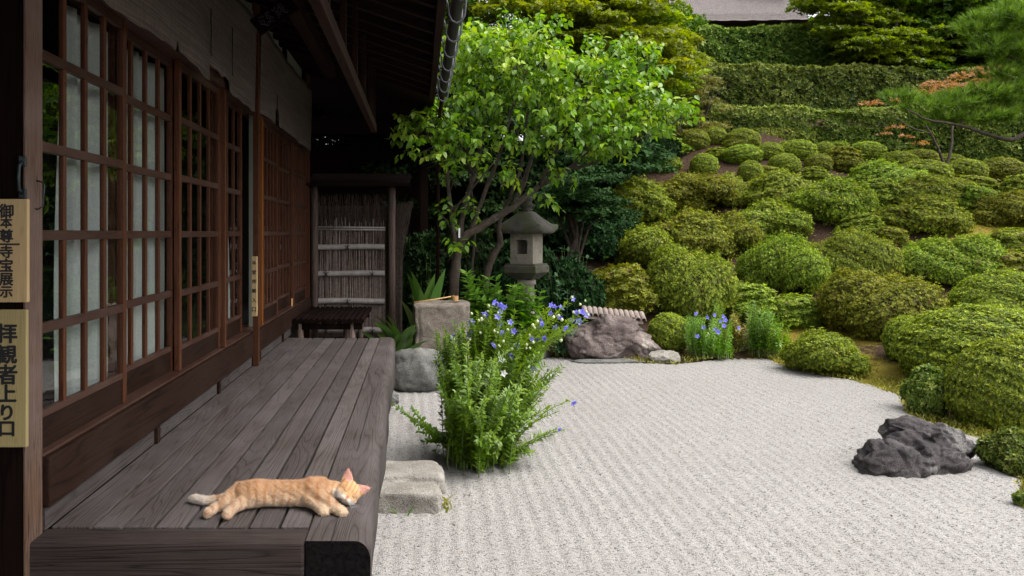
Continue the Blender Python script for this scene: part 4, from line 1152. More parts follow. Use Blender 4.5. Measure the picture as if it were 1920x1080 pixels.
# dark maple behind the lantern
tree('dark_maple', (2.3, 11.4, .5), trunk_for((2.35, 11.4, .4), (2.3, 11.4, 2.0), .7, .075),
     maple_pads([(1100, 345, 60, 40, 11.2, .6), (1060, 375, 45, 30, 11.2, .5), (1130, 390, 40, 25, 11.0, .4)], 14, .22, .45), 'ever',
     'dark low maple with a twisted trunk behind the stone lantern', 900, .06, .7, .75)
# big maples at the upper right
tree('maple_tree', (13.6, 22.4, 4.0), trunk_for((13.6, 22.4, 3.9), (13.8, 22.2, 8), 2.2, .15),
     maple_pads([(1570, 25, 85, 60, 22.3, .9), (1640, 80, 85, 45, 22.2, .9), (1610, -50, 130, 70, 23, 1.5), (1720, 60, 70, 50, 22.6, 1), (1690, 105, 70, 25, 22.2, .7)], 26, .35, .85), 'maple',
     'large maple with light leaf layers right of the thatched roof', 430, .10, .8, .35, 'maples above the garden')
tree('maple_tree', (19.5, 27.5, 5.3), trunk_for((19.5, 27.5, 5), (19, 27, 9.5), 3, .25),
     maple_pads([(1760, 40, 120, 80, 27, 1.6), (1850, 60, 110, 90, 28, 1.8), (1780, -70, 200, 90, 29, 2), (1740, 115, 90, 35, 26.5, 1)], 32, .55, 1.2), 'maplemid',
     'dark maple in the far right corner behind the pine', 300, .13, .8, .75, 'maples above the garden')
for (bx, by_, sc_, lb) in [(14.2, 31, 1.0, 'tall dark tree of the wood right behind the thatched roof end'), (7.2, 31.5, .9, 'tall dark tree of the wood left behind the thatched roof'), (12, 36, 1.1, 'tall dark tree of the wood behind the thatched roof'), (22, 34, 1.1, 'tall dark tree of the wood at the far right'), (4, 22, .95, 'tall dark tree of the wood behind the left maples'), (-1.0, 17, .85, 'tall dark tree of the wood behind the added rear building'), (17, 35, 1.05, 'tall dark tree of the wood between the right maples'), (28, 30, 1.0, 'tall dark tree of the wood outside the right edge'), (18.5, 24.5, .62, 'dense dark tree right of the hedges behind the pine'), (15.5, 23.5, .42, 'low dark tree at the right end of the topmost hedge')]:
    zb_ = float(hill(bx, by_))
    pads = []
    for _ in range(80):
        d = rand_dir(1)[0]; pads.append(((bx + d[0] * 3.6 * sc_, by_ + d[1] * 2.8 * sc_, zb_ + 5.2 * sc_ + d[2] * 4.4 * sc_), (rng.uniform(.7, 1.4), rng.uniform(.6, 1.2), .35)))
    tree('forest_tree', (bx, by_, zb_), trunk_for((bx, by_, zb_ - .3), (bx, by_, zb_ + 7 * sc_), 2.5, .25), pads, 'maplemid', lb, 260, .15, .7, .42, 'dark trees of the wood behind')

tree('dark_tree', (-2.6, 14.2, 0), trunk_for((-2.6, 14.2, 0), (-2.4, 14.2, 3.4), .8, .1),
     [((-2.5 + random.uniform(-1.3, 1.6), 14.0 + random.uniform(-.4, .6), random.uniform(2.2, 4.6)), (.6, .5, .2)) for _ in range(60)], 'ever',
     'shaded tree glimpsed through the gap in the added rear building', 420, .09, .7, .85)
for (bx, by_, hh, lb) in [(.7, 13.4, 3.6, 'dark evergreen standing behind the bright tree trunk'), (2.6, 13.6, 2.1, 'dark evergreen behind the right half of the bright tree crown')]:
    zb_ = float(hill(bx, by_))
    tree('dark_tree', (bx, by_, zb_), trunk_for((bx, by_, zb_ - .1), (bx, by_, zb_ + hh * .75), .9, .1),
         [((bx + random.uniform(-1.25, 1.25), by_ + random.uniform(-.7, .7), zb_ + random.uniform(.8, hh)), (.65, .55, .2)) for _ in range(int(16 * hh))], 'ever', lb, 420, .10, .7, .8, 'dark evergreens behind the bright tree')
# orange tinged maple sprays before the pine
tree('orange_maple', (11.6, 16.6, 2.7), [([ground_pt(1779, 338) + Vector((0, 0, -.1)), px(1770, 315, 16.2), px(1762, 285, 16.2), px(1745, 250, 16.2), px(1725, 215, 16.3)], .045, .01),
       ([px(1772, 318, 16.2), px(1783, 280, 16.2), px(1787, 235, 16.3), px(1800, 190, 16.4)], .035, .01), ([px(1745, 250, 16.2), px(1700, 235, 16), px(1660, 200, 16)], .015, .006)],
     [((p.x, p.y, p.z), (r, r * .6, .05)) for (p, r) in [(px(1760, 155, 16.6), .45), (px(1820, 140, 16.6), .5), (px(1790, 160, 16.3), .45), (px(1735, 172, 16.3), .35), (px(1630, 193, 16), .28), (px(1665, 186, 16), .3), (px(1860, 128, 16.8), .45), (px(1850, 150, 16.6), .4), (px(1680, 238, 16), .22), (px(1700, 255, 15.9), .18), (px(1725, 268, 15.9), .18), (px(1660, 250, 16), .16), (px(1770, 172, 16.2), .35)]],
     'redmaple', 'slender maple with orange tinged leaf sprays and a forked trunk', 800, .055, .6, .5)

# pine reaching in from the right
def pine():
    r = empty('pine_tree', (10.2, 12.8, 1.2), 'dark green pine with tufted needles reaching in from the right edge', 'tree')
    br = [([(11.6, 13.0, 0.6), (11.4, 13.0, 2.2), px(1985, 240, 12.9), px(1960, 100, 12.9), px(1990, -80, 13)], .13, .06),
          (([px(1985, 240, 12.9), px(1930, 248, 12.7), px(1895, 262, 12.6), px(1850, 250, 12.5), px(1800, 235, 12.4), px(1740, 225, 12.3), px(1700, 205, 12.3)]), .05, .012),
          ([px(1965, 130, 12.9), px(1900, 110, 12.8), px(1860, 85, 12.7), px(1830, 60, 12.7)], .035, .01),
          ([px(1970, 60, 12.9), px(1910, 35, 12.9), px(1860, 30, 12.8)], .03, .01), ([px(1800, 235, 12.4), px(1830, 200, 12.6), px(1850, 190, 12.6)], .02, .008)]
    skeleton(br).build('trunk', M['bark'], r).location = -r.location
    pads = [(1690, 190, 32, 18), (1740, 205, 45, 20), (1790, 195, 45, 22), (1840, 185, 50, 24), (1890, 185, 45, 28), (1930, 190, 40, 30), (1760, 225, 40, 16), (1830, 225, 50, 20), (1890, 225, 45, 20),
            (1830, 55, 38, 22), (1870, 45, 45, 26), (1915, 50, 40, 30), (1860, 95, 40, 24), (1905, 100, 45, 30), (1940, 90, 40, 40), (1900, 25, 40, 20), (1870, 140, 30, 14), (1915, 145, 40, 20)]
    Ps, As = [], []
    for cx_, cy_, rx_, ry_ in pads:
        k = int(rx_ * ry_ * .055); s_ = 12.6 / F
        d = rand_dir(k, -.3); d *= rng.uniform(.4, 1, (k, 1))**.4
        c_ = np.array(px(cx_, cy_, 12.6)); Ps.append(c_ + d * np.array([rx_ * s_, rx_ * s_ * .8, ry_ * s_])); As.append(unit(d * np.array([1, 1, .5]) + np.array([0, -.1, .75])))
    P = np.concatenate(Ps); A = np.concatenate(As); tb = np.clip(.45 + .25 * rng.standard_normal(len(P)), 0, 1)
    Vs, Fs, Ts = [], [], []; T, B = ortho(A)
    for j in range(34):
        ph = rng.uniform(0, 2 * pi, len(P)); tl = rng.uniform(.15, 1.15, len(P))
        R_ = T * np.cos(ph)[:, None] + B * np.sin(ph)[:, None]; D = unit(A * np.cos(tl)[:, None] + R_ * np.sin(tl)[:, None]); S = unit(np.cross(D, A + .01))
        l = rng.uniform(.10, .19, len(P))[:, None]; b0 = P + A * rng.uniform(-.05, .05, (len(P), 1))
        v = np.stack([b0 - S * .005, b0 + S * .005, b0 + D * l], 1).reshape(-1, 3)
        Fs.append(np.arange(len(v)).reshape(-1, 3) + sum(len(x) for x in Vs)); Vs.append(v); Ts.append(np.clip(tb + rng.normal(0, .12, len(P)), 0, 1))
    mobj('needles', npmesh('pine_needles', np.concatenate(Vs), np.concatenate(Fs), M['pine'], np.concatenate(Ts)), r).location = -r.location
pine()

# ------------------------------------------------------------------ rocks
def fuse(me, vox, smooth, name):
    """melt overlapping pieces into one continuous skin"""
    o = bpy.data.objects.new('tmp', me); COL.objects.link(o)
    rm_ = o.modifiers.new('r', 'REMESH'); rm_.mode = 'VOXEL'; rm_.voxel_size = vox
    if smooth:
        s_ = o.modifiers.new('s', 'SMOOTH'); s_.iterations = smooth; s_.factor = .5
    dg = bpy.context.evaluated_depsgraph_get(); dg.update()
    out = bpy.data.meshes.new_from_object(o.evaluated_get(dg)); out.name = name
    bpy.data.objects.remove(o); out.materials.clear()
    return out

def rock_bm(c, r, seed, rough=.18, f=1.6, sub=5, flat=None, pw=1.0, facets=0):
    rs = random.Random(seed * 77 + 5)
    pl = []
    for _ in range(facets):
        w_ = Vector((rs.gauss(0, 1), rs.gauss(0, 1), rs.gauss(0, 1))).normalized(); pl.append((w_, rs.uniform(.66, .95)))
    bm_ = bmesh.new(); bmesh.ops.create_icosphere(bm_, subdivisions=sub, radius=1)
    sv = Vector((seed * 3.1, seed * 1.7, seed * 2.3))
    for v in bm_.verts:
        n = v.co.normalized()
        if pw != 1.0:
            n = Vector([math.copysign(abs(k)**pw, k) for k in n])
        if pl:
            k_ = 1.15
            for w_, dd in pl:
                q_ = n.dot(w_)
                if q_ > .01: k_ = min(k_, dd / q_)
            n = n * k_
        d = mnoise.fractal(n * f + sv, .9, 2.1, 5)
        ridge = abs(mnoise.noise(n * f * 1.3 + sv * 2))
        p = n * (1 + rough * d - rough * .6 * ridge)
        v.co = Vector((c[0] + p.x * r[0], c[1] + p.y * r[1], c[2] + p.z * r[2]))
        if flat is not None and v.co.z > flat: v.co.z = flat + (v.co.z - flat) * .12
    return bm_

def rock(name, parts, mat, label, vox=None, cat='rock', smooth=2, group=None):
    bm_ = bmesh.new()
    for p in parts:
        b_ = rock_bm(**p); t_ = bpy.data.meshes.new('t'); b_.to_mesh(t_); b_.free(); bm_.from_mesh(t_); bpy.data.meshes.remove(t_)
    me = bpy.data.meshes.new(name); bm_.to_mesh(me); bm_.free()
    if vox:
        me = fuse(me, vox, smooth, name)
        nrm_ = np.empty(len(me.vertices) * 3, np.float32); me.vertices.foreach_get('normal', nrm_); nrm_ = nrm_.reshape(-1, 3).tolist()
        for iv, v in enumerate(me.vertices):        # cracks and bedding lines
            c_ = v.co.copy(); n_ = Vector(nrm_[iv])
            r1 = 1 - abs(mnoise.noise(Vector((c_.x * 5, c_.y * 5, c_.z * 9)) + Vector((3, 1, 7)))) * 2
            r2 = 1 - abs(mnoise.noise(c_ * 13 + Vector((1, 5, 2)))) * 2
            v.co = c_ - n_ * (max(0, r1 - .72) * .055 + max(0, r2 - .7) * .018) + n_ * mnoise.noise(c_ * 28) * .0035
    me.materials.append(M[mat]); me.polygons.foreach_set('use_smooth', [True] * len(me.polygons))
    return tag(mobj(name, me), label, cat, group)

# dark rock at right on the gravel
rock('dark_rock', [dict(c=(3.06, 5.02, .02), r=(.26, .22, .15), seed=3, rough=.12, f=2.2, facets=13), dict(c=(3.28, 5.16, .06), r=(.19, .17, .16), seed=8, rough=.12, f=2.2, facets=14),
                   dict(c=(3.37, 5.27, .16), r=(.22, .18, .15), seed=5, rough=.12, f=2.2, facets=14), dict(c=(3.55, 5.27, .04), r=(.22, .18, .17), seed=11, rough=.13, f=2.2, facets=13), dict(c=(3.38, 5.10, .02), r=(.24, .2, .15), seed=21, rough=.12, f=2.2, facets=13)],
     'darkrock', 'dark grey craggy rock standing on the gravel at the right', .008, smooth=0)
# boulder behind with small stone
rock('boulder', [dict(c=(2.30, 9.50, .18), r=(.50, .30, .33), seed=2, rough=.10, f=2, facets=12), dict(c=(2.64, 9.45, .10), r=(.36, .26, .25), seed=9, rough=.10, f=2, facets=12), dict(c=(2.06, 9.45, .20), r=(.24, .2, .26), seed=6, rough=.1, f=2, facets=12)],
     'boulder', 'broad pink grey boulder with pale lichen below the roof tiles', .014, smooth=2, cat='boulder')
rock('flat_stone', [dict(c=(2.93, 9.17, .06), r=(.17, .10, .10), seed=6, rough=.1, f=2, facets=10)], 'slab', 'small pale wedge stone at the right foot of the boulder')
rock('flat_stone', [dict(c=(2.25, 9.20, .0), r=(.42, .12, .035), seed=13, rough=.2, f=1.8, pw=.7)], 'greyrock', 'long flat stone lying along the foot of the boulder')
rock('grey_rock', [dict(c=(-.02, 7.65, .16), r=(.31, .26, .25), seed=17, rough=.13, f=1.1, pw=.85)], 'greyrock', 'smooth rounded grey rock beside the far end of the veranda', cat='rock')
rock('small_stone', [dict(c=(-.27, 6.95, .04), r=(.09, .08, .09), seed=18, rough=.2)], 'greyrock', 'fist sized stone between the rounded rock and the veranda edge', cat='stone')
rock('small_stone', [dict(c=(-.34, 8.25, .12), r=(.26, .2, .22), seed=23, rough=.14)], 'greyrock', 'dim stone behind the far end of the veranda under the long leaves', cat='stone')
# stepping slab beside the veranda
bm_ = bmesh.new()
for (xa, xb, ya, yb, za, zb, sd_) in [(-.58, .135, 4.24, 4.62, -.05, .118, 1.0), (-.60, .165, 4.40, 4.70, .05, .158, 5.0)]:
    b2 = bmesh.new(); bmesh.ops.create_cube(b2, size=1); bmesh.ops.subdivide_edges(b2, edges=b2.edges[:], cuts=22, use_grid_fill=True)
    for v in b2.verts:
        x_, y_, z_ = v.co; ex = max(0, abs(x_) - .44) / .06; ey = max(0, abs(y_) - .42) / .08; ez = max(0, z_ - .40) / .1
        co_ = Vector((xa + (xb - xa) * (x_ + .5), ya + (yb - ya) * (y_ + .5) + .05 * (x_ if y_ > 0 else -x_ * .3), za + (zb - za) * (z_ + .5)))
        if ez > 0: co_.z -= .014 * (ex * ex + ey * ey)
        if x_ > 0: co_.x -= .05 * (y_ + .5) * (x_ > .3) + .03 * ex * ey
        q_ = co_ * 6 + Vector((sd_, sd_ * 2, 0)); k_ = mnoise.fractal(q_, 1, 2, 5); k2 = mnoise.fractal(q_ + Vector((7, 1, 4)), 1, 2, 5)
        v.co = co_ + Vector((k_ * .016, k2 * .016, k_ * .009))
    t_ = bpy.data.meshes.new('t'); b2.to_mesh(t_); b2.free(); bm_.from_mesh(t_); bpy.data.meshes.remove(t_)
me = bpy.data.meshes.new('step_stone'); bm_.to_mesh(me); bm_.free(); me = fuse(me, .009, 1, 'step_stone')
me.materials.append(M['slab']); me.polygons.foreach_set('use_smooth', [True] * len(me.polygons))
tag(mobj('step_stone', me), 'flat two layered granite step stone beside the veranda', 'stone')

# ------------------------------------------------------------------ stone basin and ladle
bs = empty('stone_basin', (.245, 8.45, 0), 'rough square granite water basin behind the blue bellflowers', 'basin')
bm_ = bmesh.new(); bmesh.ops.create_cube(bm_, size=1)
bmesh.ops.subdivide_edges(bm_, edges=bm_.edges[:], cuts=26, use_grid_fill=True)
for v in bm_.verts:
    x_, y_, z_ = v.co
    tp = .30 + .02 * (z_ + .5)
    v.co = Vector((x_ * 2 * tp * (1 - .06 * (z_ + .5)), y_ * 2 * .27, (z_ + .5) * .785 + (.02 * x_ if z_ > .3 else 0)))
    k_ = max(abs(x_), abs(y_)) * 2
    if abs(x_) > .42 and abs(y_) > .42: v.co.x *= .96; v.co.y *= .96
    if z_ > .46 and k_ > .9: v.co.z -= .012
    if z_ > .49 and x_*x_ + y_*y_ < .1: v.co.z -= .16 * (1 - (x_*x_ + y_*y_) / .1)**.4
    n = v.co.copy(); v.co += Vector((mnoise.fractal(n * 5, 1, 2, 4), mnoise.fractal(n * 5 + Vector((9, 2, 1)), 1, 2, 4), mnoise.fractal(n * 5 + Vector((3, 7, 1)), 1, 2, 4) * .5)) * .018
me = bpy.data.meshes.new('block'); bm_.to_mesh(me); bm_.free(); me.materials.append(M['basin'])
me.polygons.foreach_set('use_smooth', [True] * len(me.polygons)); mobj('block', me, bs)
wt, ntw, bw, _o = newmat('dark_water'); bw.inputs['Base Color'].default_value = (.01, .012, .01, 1); bw.inputs['Roughness'].default_value = .03
MB().lathe([(.17, 0), (.17, .002)], 24, (0, 0, .735), .5).build('water', wt, bs)
ld = empty('bamboo_ladle', px(830, 560, 8.33), 'bamboo ladle lying across the top of the stone basin', 'ladle')
MB().tube([px(776, 567, 8.22), px(812, 562, 8.28), px(846, 556, 8.33)], .0075, 8, .5).build('handle', M['ladle'], ld).location = -ld.location
cp = MB(); c_ = px(853, 560, 8.33); cp.lathe([(.036, -.025), (.038, .03), (.033, .03), (.031, -.015)], 16, tuple(c_), .5)
cp.build('cup', M['ladle'], ld).location = -ld.location

# ------------------------------------------------------------------ stone lantern
LN = empty('stone_lantern', (1.335, 9.55, 0), 'weathered granite garden lantern with a mossy flared roof toned down for tree shade', 'lantern')
LN.rotation_euler = (0, 0, R(-32))
q4 = pi / 4
def sq(prof, name, mat): 
    m_ = MB(); m_.lathe([(r * 1.414, z) for r, z in prof], 4, (0, 0, 0), .5, q4); 
    o_ = m_.build(name, M[mat], LN); b_ = o_.modifiers.new('b', 'BEVEL'); b_.width = .008; b_.segments = 2; return o_
sq([(.24, 0), (.24, .12), (.16, .18)], 'base', 'mossgranite_shade')
m_ = MB(); m_.lathe([(.105, .15), (.10, .45), (.118, .46), (.118, .52), (.10, .53), (.096, .90), (.115, .91), (.115, .96), (.10, .97)], 20, (0, 0, 0), .5, 0, False); m_.build('shaft', M['granite'], LN)
sq([(.12, .972), (.205, 1.05), (.215, 1.055), (.215, 1.135), (.20, 1.14), (.20, 1.165)], 'platform', 'mossgranite_shade')
# light chamber with square window openings
fb = MB(); z0, z1 = 1.166, 1.535; hw = .150
for sx in (-1, 1):
    for sy in (-1, 1): fb.box(min(sx*hw, sx*(hw-.075)), max(sx*hw, sx*(hw-.075)), min(sy*hw, sy*(hw-.075)), max(sy*hw, sy*(hw-.075)), z0, z1, .5)
for a0, b0 in ((z0, z0 + .12), (z1 - .075, z1)):
    for s_ in (-1, 1):
        fb.box(-.0745, .0745, min(s_*hw, s_*(hw-.07)), max(s_*hw, s_*(hw-.07)), a0, b0, .5)
        fb.box(min(s_*hw, s_*(hw-.07)), max(s_*hw, s_*(hw-.07)), -.0745, .0745, a0, b0, .5)
# the right hand face is blank stone
fb.box(hw - .05, hw - .004, -.0745, .0745, z0 + .12, z1 - .075, .5)
fb.box(-.07, .07, .06, .07, z0 + .12, z1 - .075, .5); fb.box(-.149, -.10, -.07, .07, z0 + .12, z1 - .075, .5)
fb.build('light_chamber', M['granite'], LN)
# flared roof
bm_ = bmesh.new(); rows = [(.285, 1.536), (.30, 1.555), (.295, 1.60), (.235, 1.66), (.165, 1.74), (.10, 1.80), (.06, 1.82)]
n_ = 32; rings = []
for r_, z_ in rows:
    ring = []
    for k in range(n_):
        a_ = 2 * pi * k / n_; sqf = 1 / max(abs(cos(a_)), abs(sin(a_))); cornr = ((sqf - 1) / .414)
        rr2 = r_ * (1 + (sqf - 1) * (1.0 if r_ > .2 else .5)); zz = z_ + (.05 * cornr**2 if r_ > .25 else .0)
        ring.append(bm_.verts.new((rr2 * cos(a_), rr2 * sin(a_), zz)))
    rings.append(ring)
for i in range(len(rings) - 1):
    for k in range(n_): bm_.faces.new([rings[i][k], rings[i][(k+1) % n_], rings[i+1][(k+1) % n_], rings[i+1][k]]).smooth = True
bm_.faces.new(list(reversed(rings[0]))); bm_.faces.new(rings[-1])
me = bpy.data.meshes.new('roof'); bm_.to_mesh(me); bm_.free(); me.materials.append(M['mossgranite_shade']); mobj('roof', me, LN)
m_ = MB(); m_.lathe([(.07, 1.82), (.075, 1.835), (.055, 1.85), (.08, 1.875), (.088, 1.90), (.06, 1.925), (.075, 1.945), (.082, 1.975), (.06, 2.01), (.02, 2.035)], 18, (0, 0, 0), .5, 0, False); m_.build('finial', M['mossgranite_shade'], LN)

# ------------------------------------------------------------------ brushwood screen
FS = empty('brushwood_screen', (-.78, 9.6, 0), 'roofed brushwood and bamboo screen fence at the end of the veranda', 'fence')
fo = Vector((-.78, 9.6, 0))
def fx(x): return (x - CX) / F * 9.5 + .78
def fz(y): return EYE - (y - CY) / F * 9.5
MB().tube([(fx(590), -.1, 0), (fx(590), -.1, fz(348))], .042, 12, .5).build('post', M['screen_post'], FS)
MB().tube([(fx(735), -.1, 0), (fx(735), -.1, fz(348))], .045, 12, .6).build('post', M['screen_post'], FS)
rf = MB()
for k in range(5):
    ya, yb = -.30 + k * .14, -.30 + (k + 1) * .14 + .02
    za, zb2 = fz(346) + k * .035, fz(346) + (k + 1) * .035
    rf.quad([(fx(578), ya, za), (fx(771), ya, za), (fx(768), yb, zb2), (fx(578), yb, zb2)], random.random())
rf.box(fx(578), fx(771), -.312, -.29, fz(350), fz(344.5), .4); rf.box(fx(578), fx(768), -.30, .42, fz(346) - .03, fz(346) - .012, .3)
rf.box(fx(578), fx(766), .38, .44, fz(335) - .03, fz(335) + .01, .3)
rf.build('roof', M['roofwood'], FS)
st = MB()
for i in range(78):
    x_ = fx(596) + (fx(722) - fx(596)) * (i + random.uniform(-.3, .3)) / 77
    yy = random.uniform(-.03, .0)
    st.tube([(x_, yy, .25), (x_ + random.uniform(-.006, .006), yy, .8), (x_ + random.uniform(-.012, .012), yy, fz(430) + random.uniform(-.1, .15))], random.uniform(.0042, .0068), 5, random.random(), False)
st.build('sticks', M['stick'], FS)
bh = MB()
for i in range(520):
    x_ = random.uniform(fx(594), fx(726)); yy = random.uniform(-.02, .07); z_ = random.uniform(.9, fz(420))
    ln_ = random.uniform(.35, .75); top = min(z_ + ln_, fz(364) + random.uniform(-.03, .02)); dx = random.gauss(0, .05)
    bh.tube([(x_, yy, z_), (x_ + dx * .4, yy - .01, (z_ + top) / 2), (x_ + dx, yy - random.uniform(0, .03), top)], [.004, .0032, .0015], 4, random.random(), False)
bh.box(fx(594), fx(728), .055, .09, .2, fz(385), .3)
bh.build('brushwood', M['brush'], FS)
for yv, rr3 in ((463, .034), (513, .034), (565, .034), (620, .036)):
    p_ = MB(); z_ = fz(yv); xa, xb = fx(592), fx(721)
    pts = []; rad = []
    nod = [random.uniform(.2, .35), random.uniform(.55, .8)]
    for k in range(41):
        s_ = k / 40; pts.append((xa + (xb - xa) * s_, -.055, z_ + .004 * sin(s_ * 5 + yv))); rad.append(rr3 + (.003 if min(abs(s_ - nn) for nn in nod) < .013 else 0))
    p_.tube(pts, rad, 12, .5); pole = p_.build('bamboo_pole', M['bamboo'], FS)
    kn = MB()
    for s_ in (.46,) if yv in (463, 565) else (.15, .82):
        x_ = xa + (xb - xa) * s_
        kn.tube([(x_ + .037 * 0, -.055 - (rr3 + .004) * cos(a_), z_ + (rr3 + .004) * sin(a_)) for a_ in np.linspace(-1.5, 1.5, 8)], .0045, 5, 0)
        kn.tube([(x_ - .03, -.098, z_ + .02), (x_, -.10, z_ - .002), (x_ + .035, -.098, z_ + .022)], .004, 5, 0); kn.tube([(x_ - .02, -.098, z_ - .035), (x_, -.10, z_), (x_ + .02, -.098, z_ - .03)], .004, 5, 0)
    kn.build('knot', M['ink'], pole)
p_ = MB(); p_.tube([(fx(595), -.045, fz(425.5)), (fx(722), -.045, fz(427))], .011, 8, .5); p_.tube([(fx(595), -.045, fz(430)), (fx(722), -.045, fz(431))], .011, 8, .6); p_.build('bamboo_rail', M['bamboo'], FS)
fl = MB()
for i in range(240):
    a_ = random.uniform(0, 1); yy = random.uniform(-.10, .12)
    x0 = fx(741 + random.uniform(-2, 6)); z0 = random.uniform(.2, fz(440)) if random.random() < .35 else fz(random.uniform(430, 480))
    x1 = fx(742 + a_ * 33); z1 = fz(374 + 12 * random.random() + 6 * (1 - a_)); xm = x0 + (x1 - x0) * .35
    fl.tube([(x0, yy, z0), (xm, yy, z0 + (z1 - z0) * .6), (x1, yy, z1)], [.004, .003, .0016], 4, random.random(), False)
for i in range(120):
    x0 = fx(741 + random.uniform(-2, 12)); yy = random.uniform(-.1, .12)
    fl.tube([(x0, yy, .1), (x0 + random.gauss(0, .008), yy, fz(430))], .004, 4, random.random(), False)
fl.build('brush_bundle', M['brush'], FS)
# ------------------------------------------------------------------ pole topped bench
BN = empty('pole_bench', (-.95, 8.6, 0), 'low dark bench topped with round poles before the screen', 'bench')
xa, xb = -1.315, -.575
tp = MB()
np_ = 13
for i in range(np_):
    x_ = xa + (xb - xa) * (i + .5) / np_ + .95
    r_ = (xb - xa) / np_ * .52
    tp.tube([(x_, -.63 + random.uniform(-.015, .015), .628), (x_ + .002, .05, .630), (x_ + .004, .70, .628)], r_, 10, random.random())
tp.build('pole_top', M['postdark'], BN)
for x_ in (-.70, -1.24):
    for y_ in (8.02, 9.15): MB().tube([(x_ + .95, y_ - 8.6, 0), (x_ + .95, y_ - 8.6, .598)], .035, 10, .4).build('leg', M['screen_post'], BN)
for y_ in (8.02, 9.15): MB().box(xa + .97, xb + .93, y_ - 8.63, y_ - 8.57, .54, .597, .4).build('bearer', M['postdark'], BN)
MB().tube([(-.70 + .85, -.2, 0), (-.70 + .85, -.2, .58)], .03, 8, .4).build('leg', M['screen_post'], BN)

# ------------------------------------------------------------------ tile capping
TL = empty('tile_cap', (2.42, 9.62, .45), 'short row of brown half round roof tiles lying on the boulder', 'tiles')
tl = []
ptL, ptR = px(1096, 590, 9.5), px(1206, 601, 9.5)
for i in range(12):
    p_ = ptL.lerp(ptR, i / 11) + Vector((0, random.uniform(-.01, .01), 0))
    m_ = MB(); pts = [p_ + Vector((0, -.02, 0)), p_ + Vector((0.05, .26, .055))]
    # half round shell
    for (ra, sgn) in ((.036, 1),):
        rr_a = []
        for q_ in pts:
            rr_a.append([[m_.bm.verts.new(q_ + Vector((rad * cos(a_), 0, rad * sin(a_)))) for a_ in np.linspace(-.15, pi + .15, 11)] for rad in (.036, .027)])
        for k in range(10):
            for w_ in (0, 1):
                f_ = m_.bm.faces.new([rr_a[0][w_][k], rr_a[0][w_][k+1], rr_a[1][w_][k+1], rr_a[1][w_][k]]); f_.smooth = True
            m_.bm.faces.new([rr_a[0][0][k], rr_a[0][0][k+1], rr_a[0][1][k+1], rr_a[0][1][k]])
    m_.build('tile', M['tile'], TL).location = -TL.location
bk = MB()
for i in range(6):
    a_ = ptL.lerp(ptR, i / 6); b_ = ptL.lerp(ptR, (i + 1) / 6)
    bk.quad([a_ + Vector((0, .0, -.015)), b_ + Vector((0, .0, -.015)), b_ + Vector((.05, .27, .04)), a_ + Vector((.05, .27, .04))], .5)
    bk.quad([a_ + Vector((0, .0, -.045)), b_ + Vector((0, .0, -.045)), b_ + Vector((0, 0, -.014)), a_ + Vector((0, 0, -.014))], .5)
bk.build('flat_tiles', M['tile'], TL).location = -TL.location
rock('boulder_support', [dict(c=(2.45, 9.82, .18), r=(.42, .14, .28), seed=31, rough=.15, pw=.7)], 'darkrock', 'dark stone block behind the boulder carrying the tiles', cat='rock')

# ------------------------------------------------------------------ bellflowers
def stems_plant(name, stems, mat, leafL, leafW, per_m, parent_loc, start=.12, node=3, up=.6, tint=(.3, .75)):
    """stems: list of (points) polyline; leaves in whorls along each"""
    mb = MB(); Ps, Ds, Ns, Ls, Ts = [], [], [], [], []
    for pts, tb in stems:
        pts = [Vector(p) for p in pts]
        # curve
        Q = []
        for k in range(13):
            t = k / 12; i = min(int(t * (len(pts) - 1)), len(pts) - 2); u = t * (len(pts) - 1) - i
            Q.append(pts[i].lerp(pts[i + 1], u))
        for _ in range(2):
            Q = [Q[0]] + [(Q[i - 1] + Q[i] * 2 + Q[i + 1]) / 4 for i in range(1, len(Q) - 1)] + [Q[-1]]
        mb.tube(Q, [.0032 * (1 - .6 * k / 12) + .0006 for k in range(13)], 5, tb, False)
        L_ = sum((Q[i + 1] - Q[i]).length for i in range(12)); n = max(4, int(L_ * per_m))
        for j in range(n):
            t = start + (1 - start) * (j + random.random() * .5) / n; f_ = t * 12; i = min(int(f_), 11)
            p = Q[i].lerp(Q[i + 1], f_ - i); d = (Q[i + 1] - Q[i]).normalized(); a0 = j * 1.9 + random.uniform(-.4, .4)
            o_ = d.orthogonal().normalized(); o2 = d.cross(o_)
            for q in range(node):
                a_ = a0 + 2 * pi * q / node + random.uniform(-.3, .3)
                rd = o_ * cos(a_) + o2 * sin(a_); D = (rd + d * random.uniform(.2, up + .3)).normalized()
                sz = leafL * random.uniform(.65, 1.25) * (1.15 - .55 * t)
                Ps.append(p[:]); Ds.append(D[:]); Ns.append((d * .9 - rd * .35 + Vector((0, 0, .35)))[:]); Ls.append(sz); Ts.append(min(1, max(0, tb + random.gauss(0, .13) + .12 * (t - .5))))
    P = np.array(Ps); D = np.array(Ds); Nn = np.array(Ns); Nn = unit(Nn - D * (Nn * D).sum(1, keepdims=True)); Ls = np.array(Ls); t = np.array(Ts)
    V, Fq, n = leaf_ovate(P, D, Nn, Ls, Ls * leafW, .15, .1)
    me = npmesh(name, V, Fq, M[mat], np.concatenate([np.tile(t.reshape(-1, 1), 1).ravel().repeat(1)] * 2 + [t] * 4))
    return me, mb

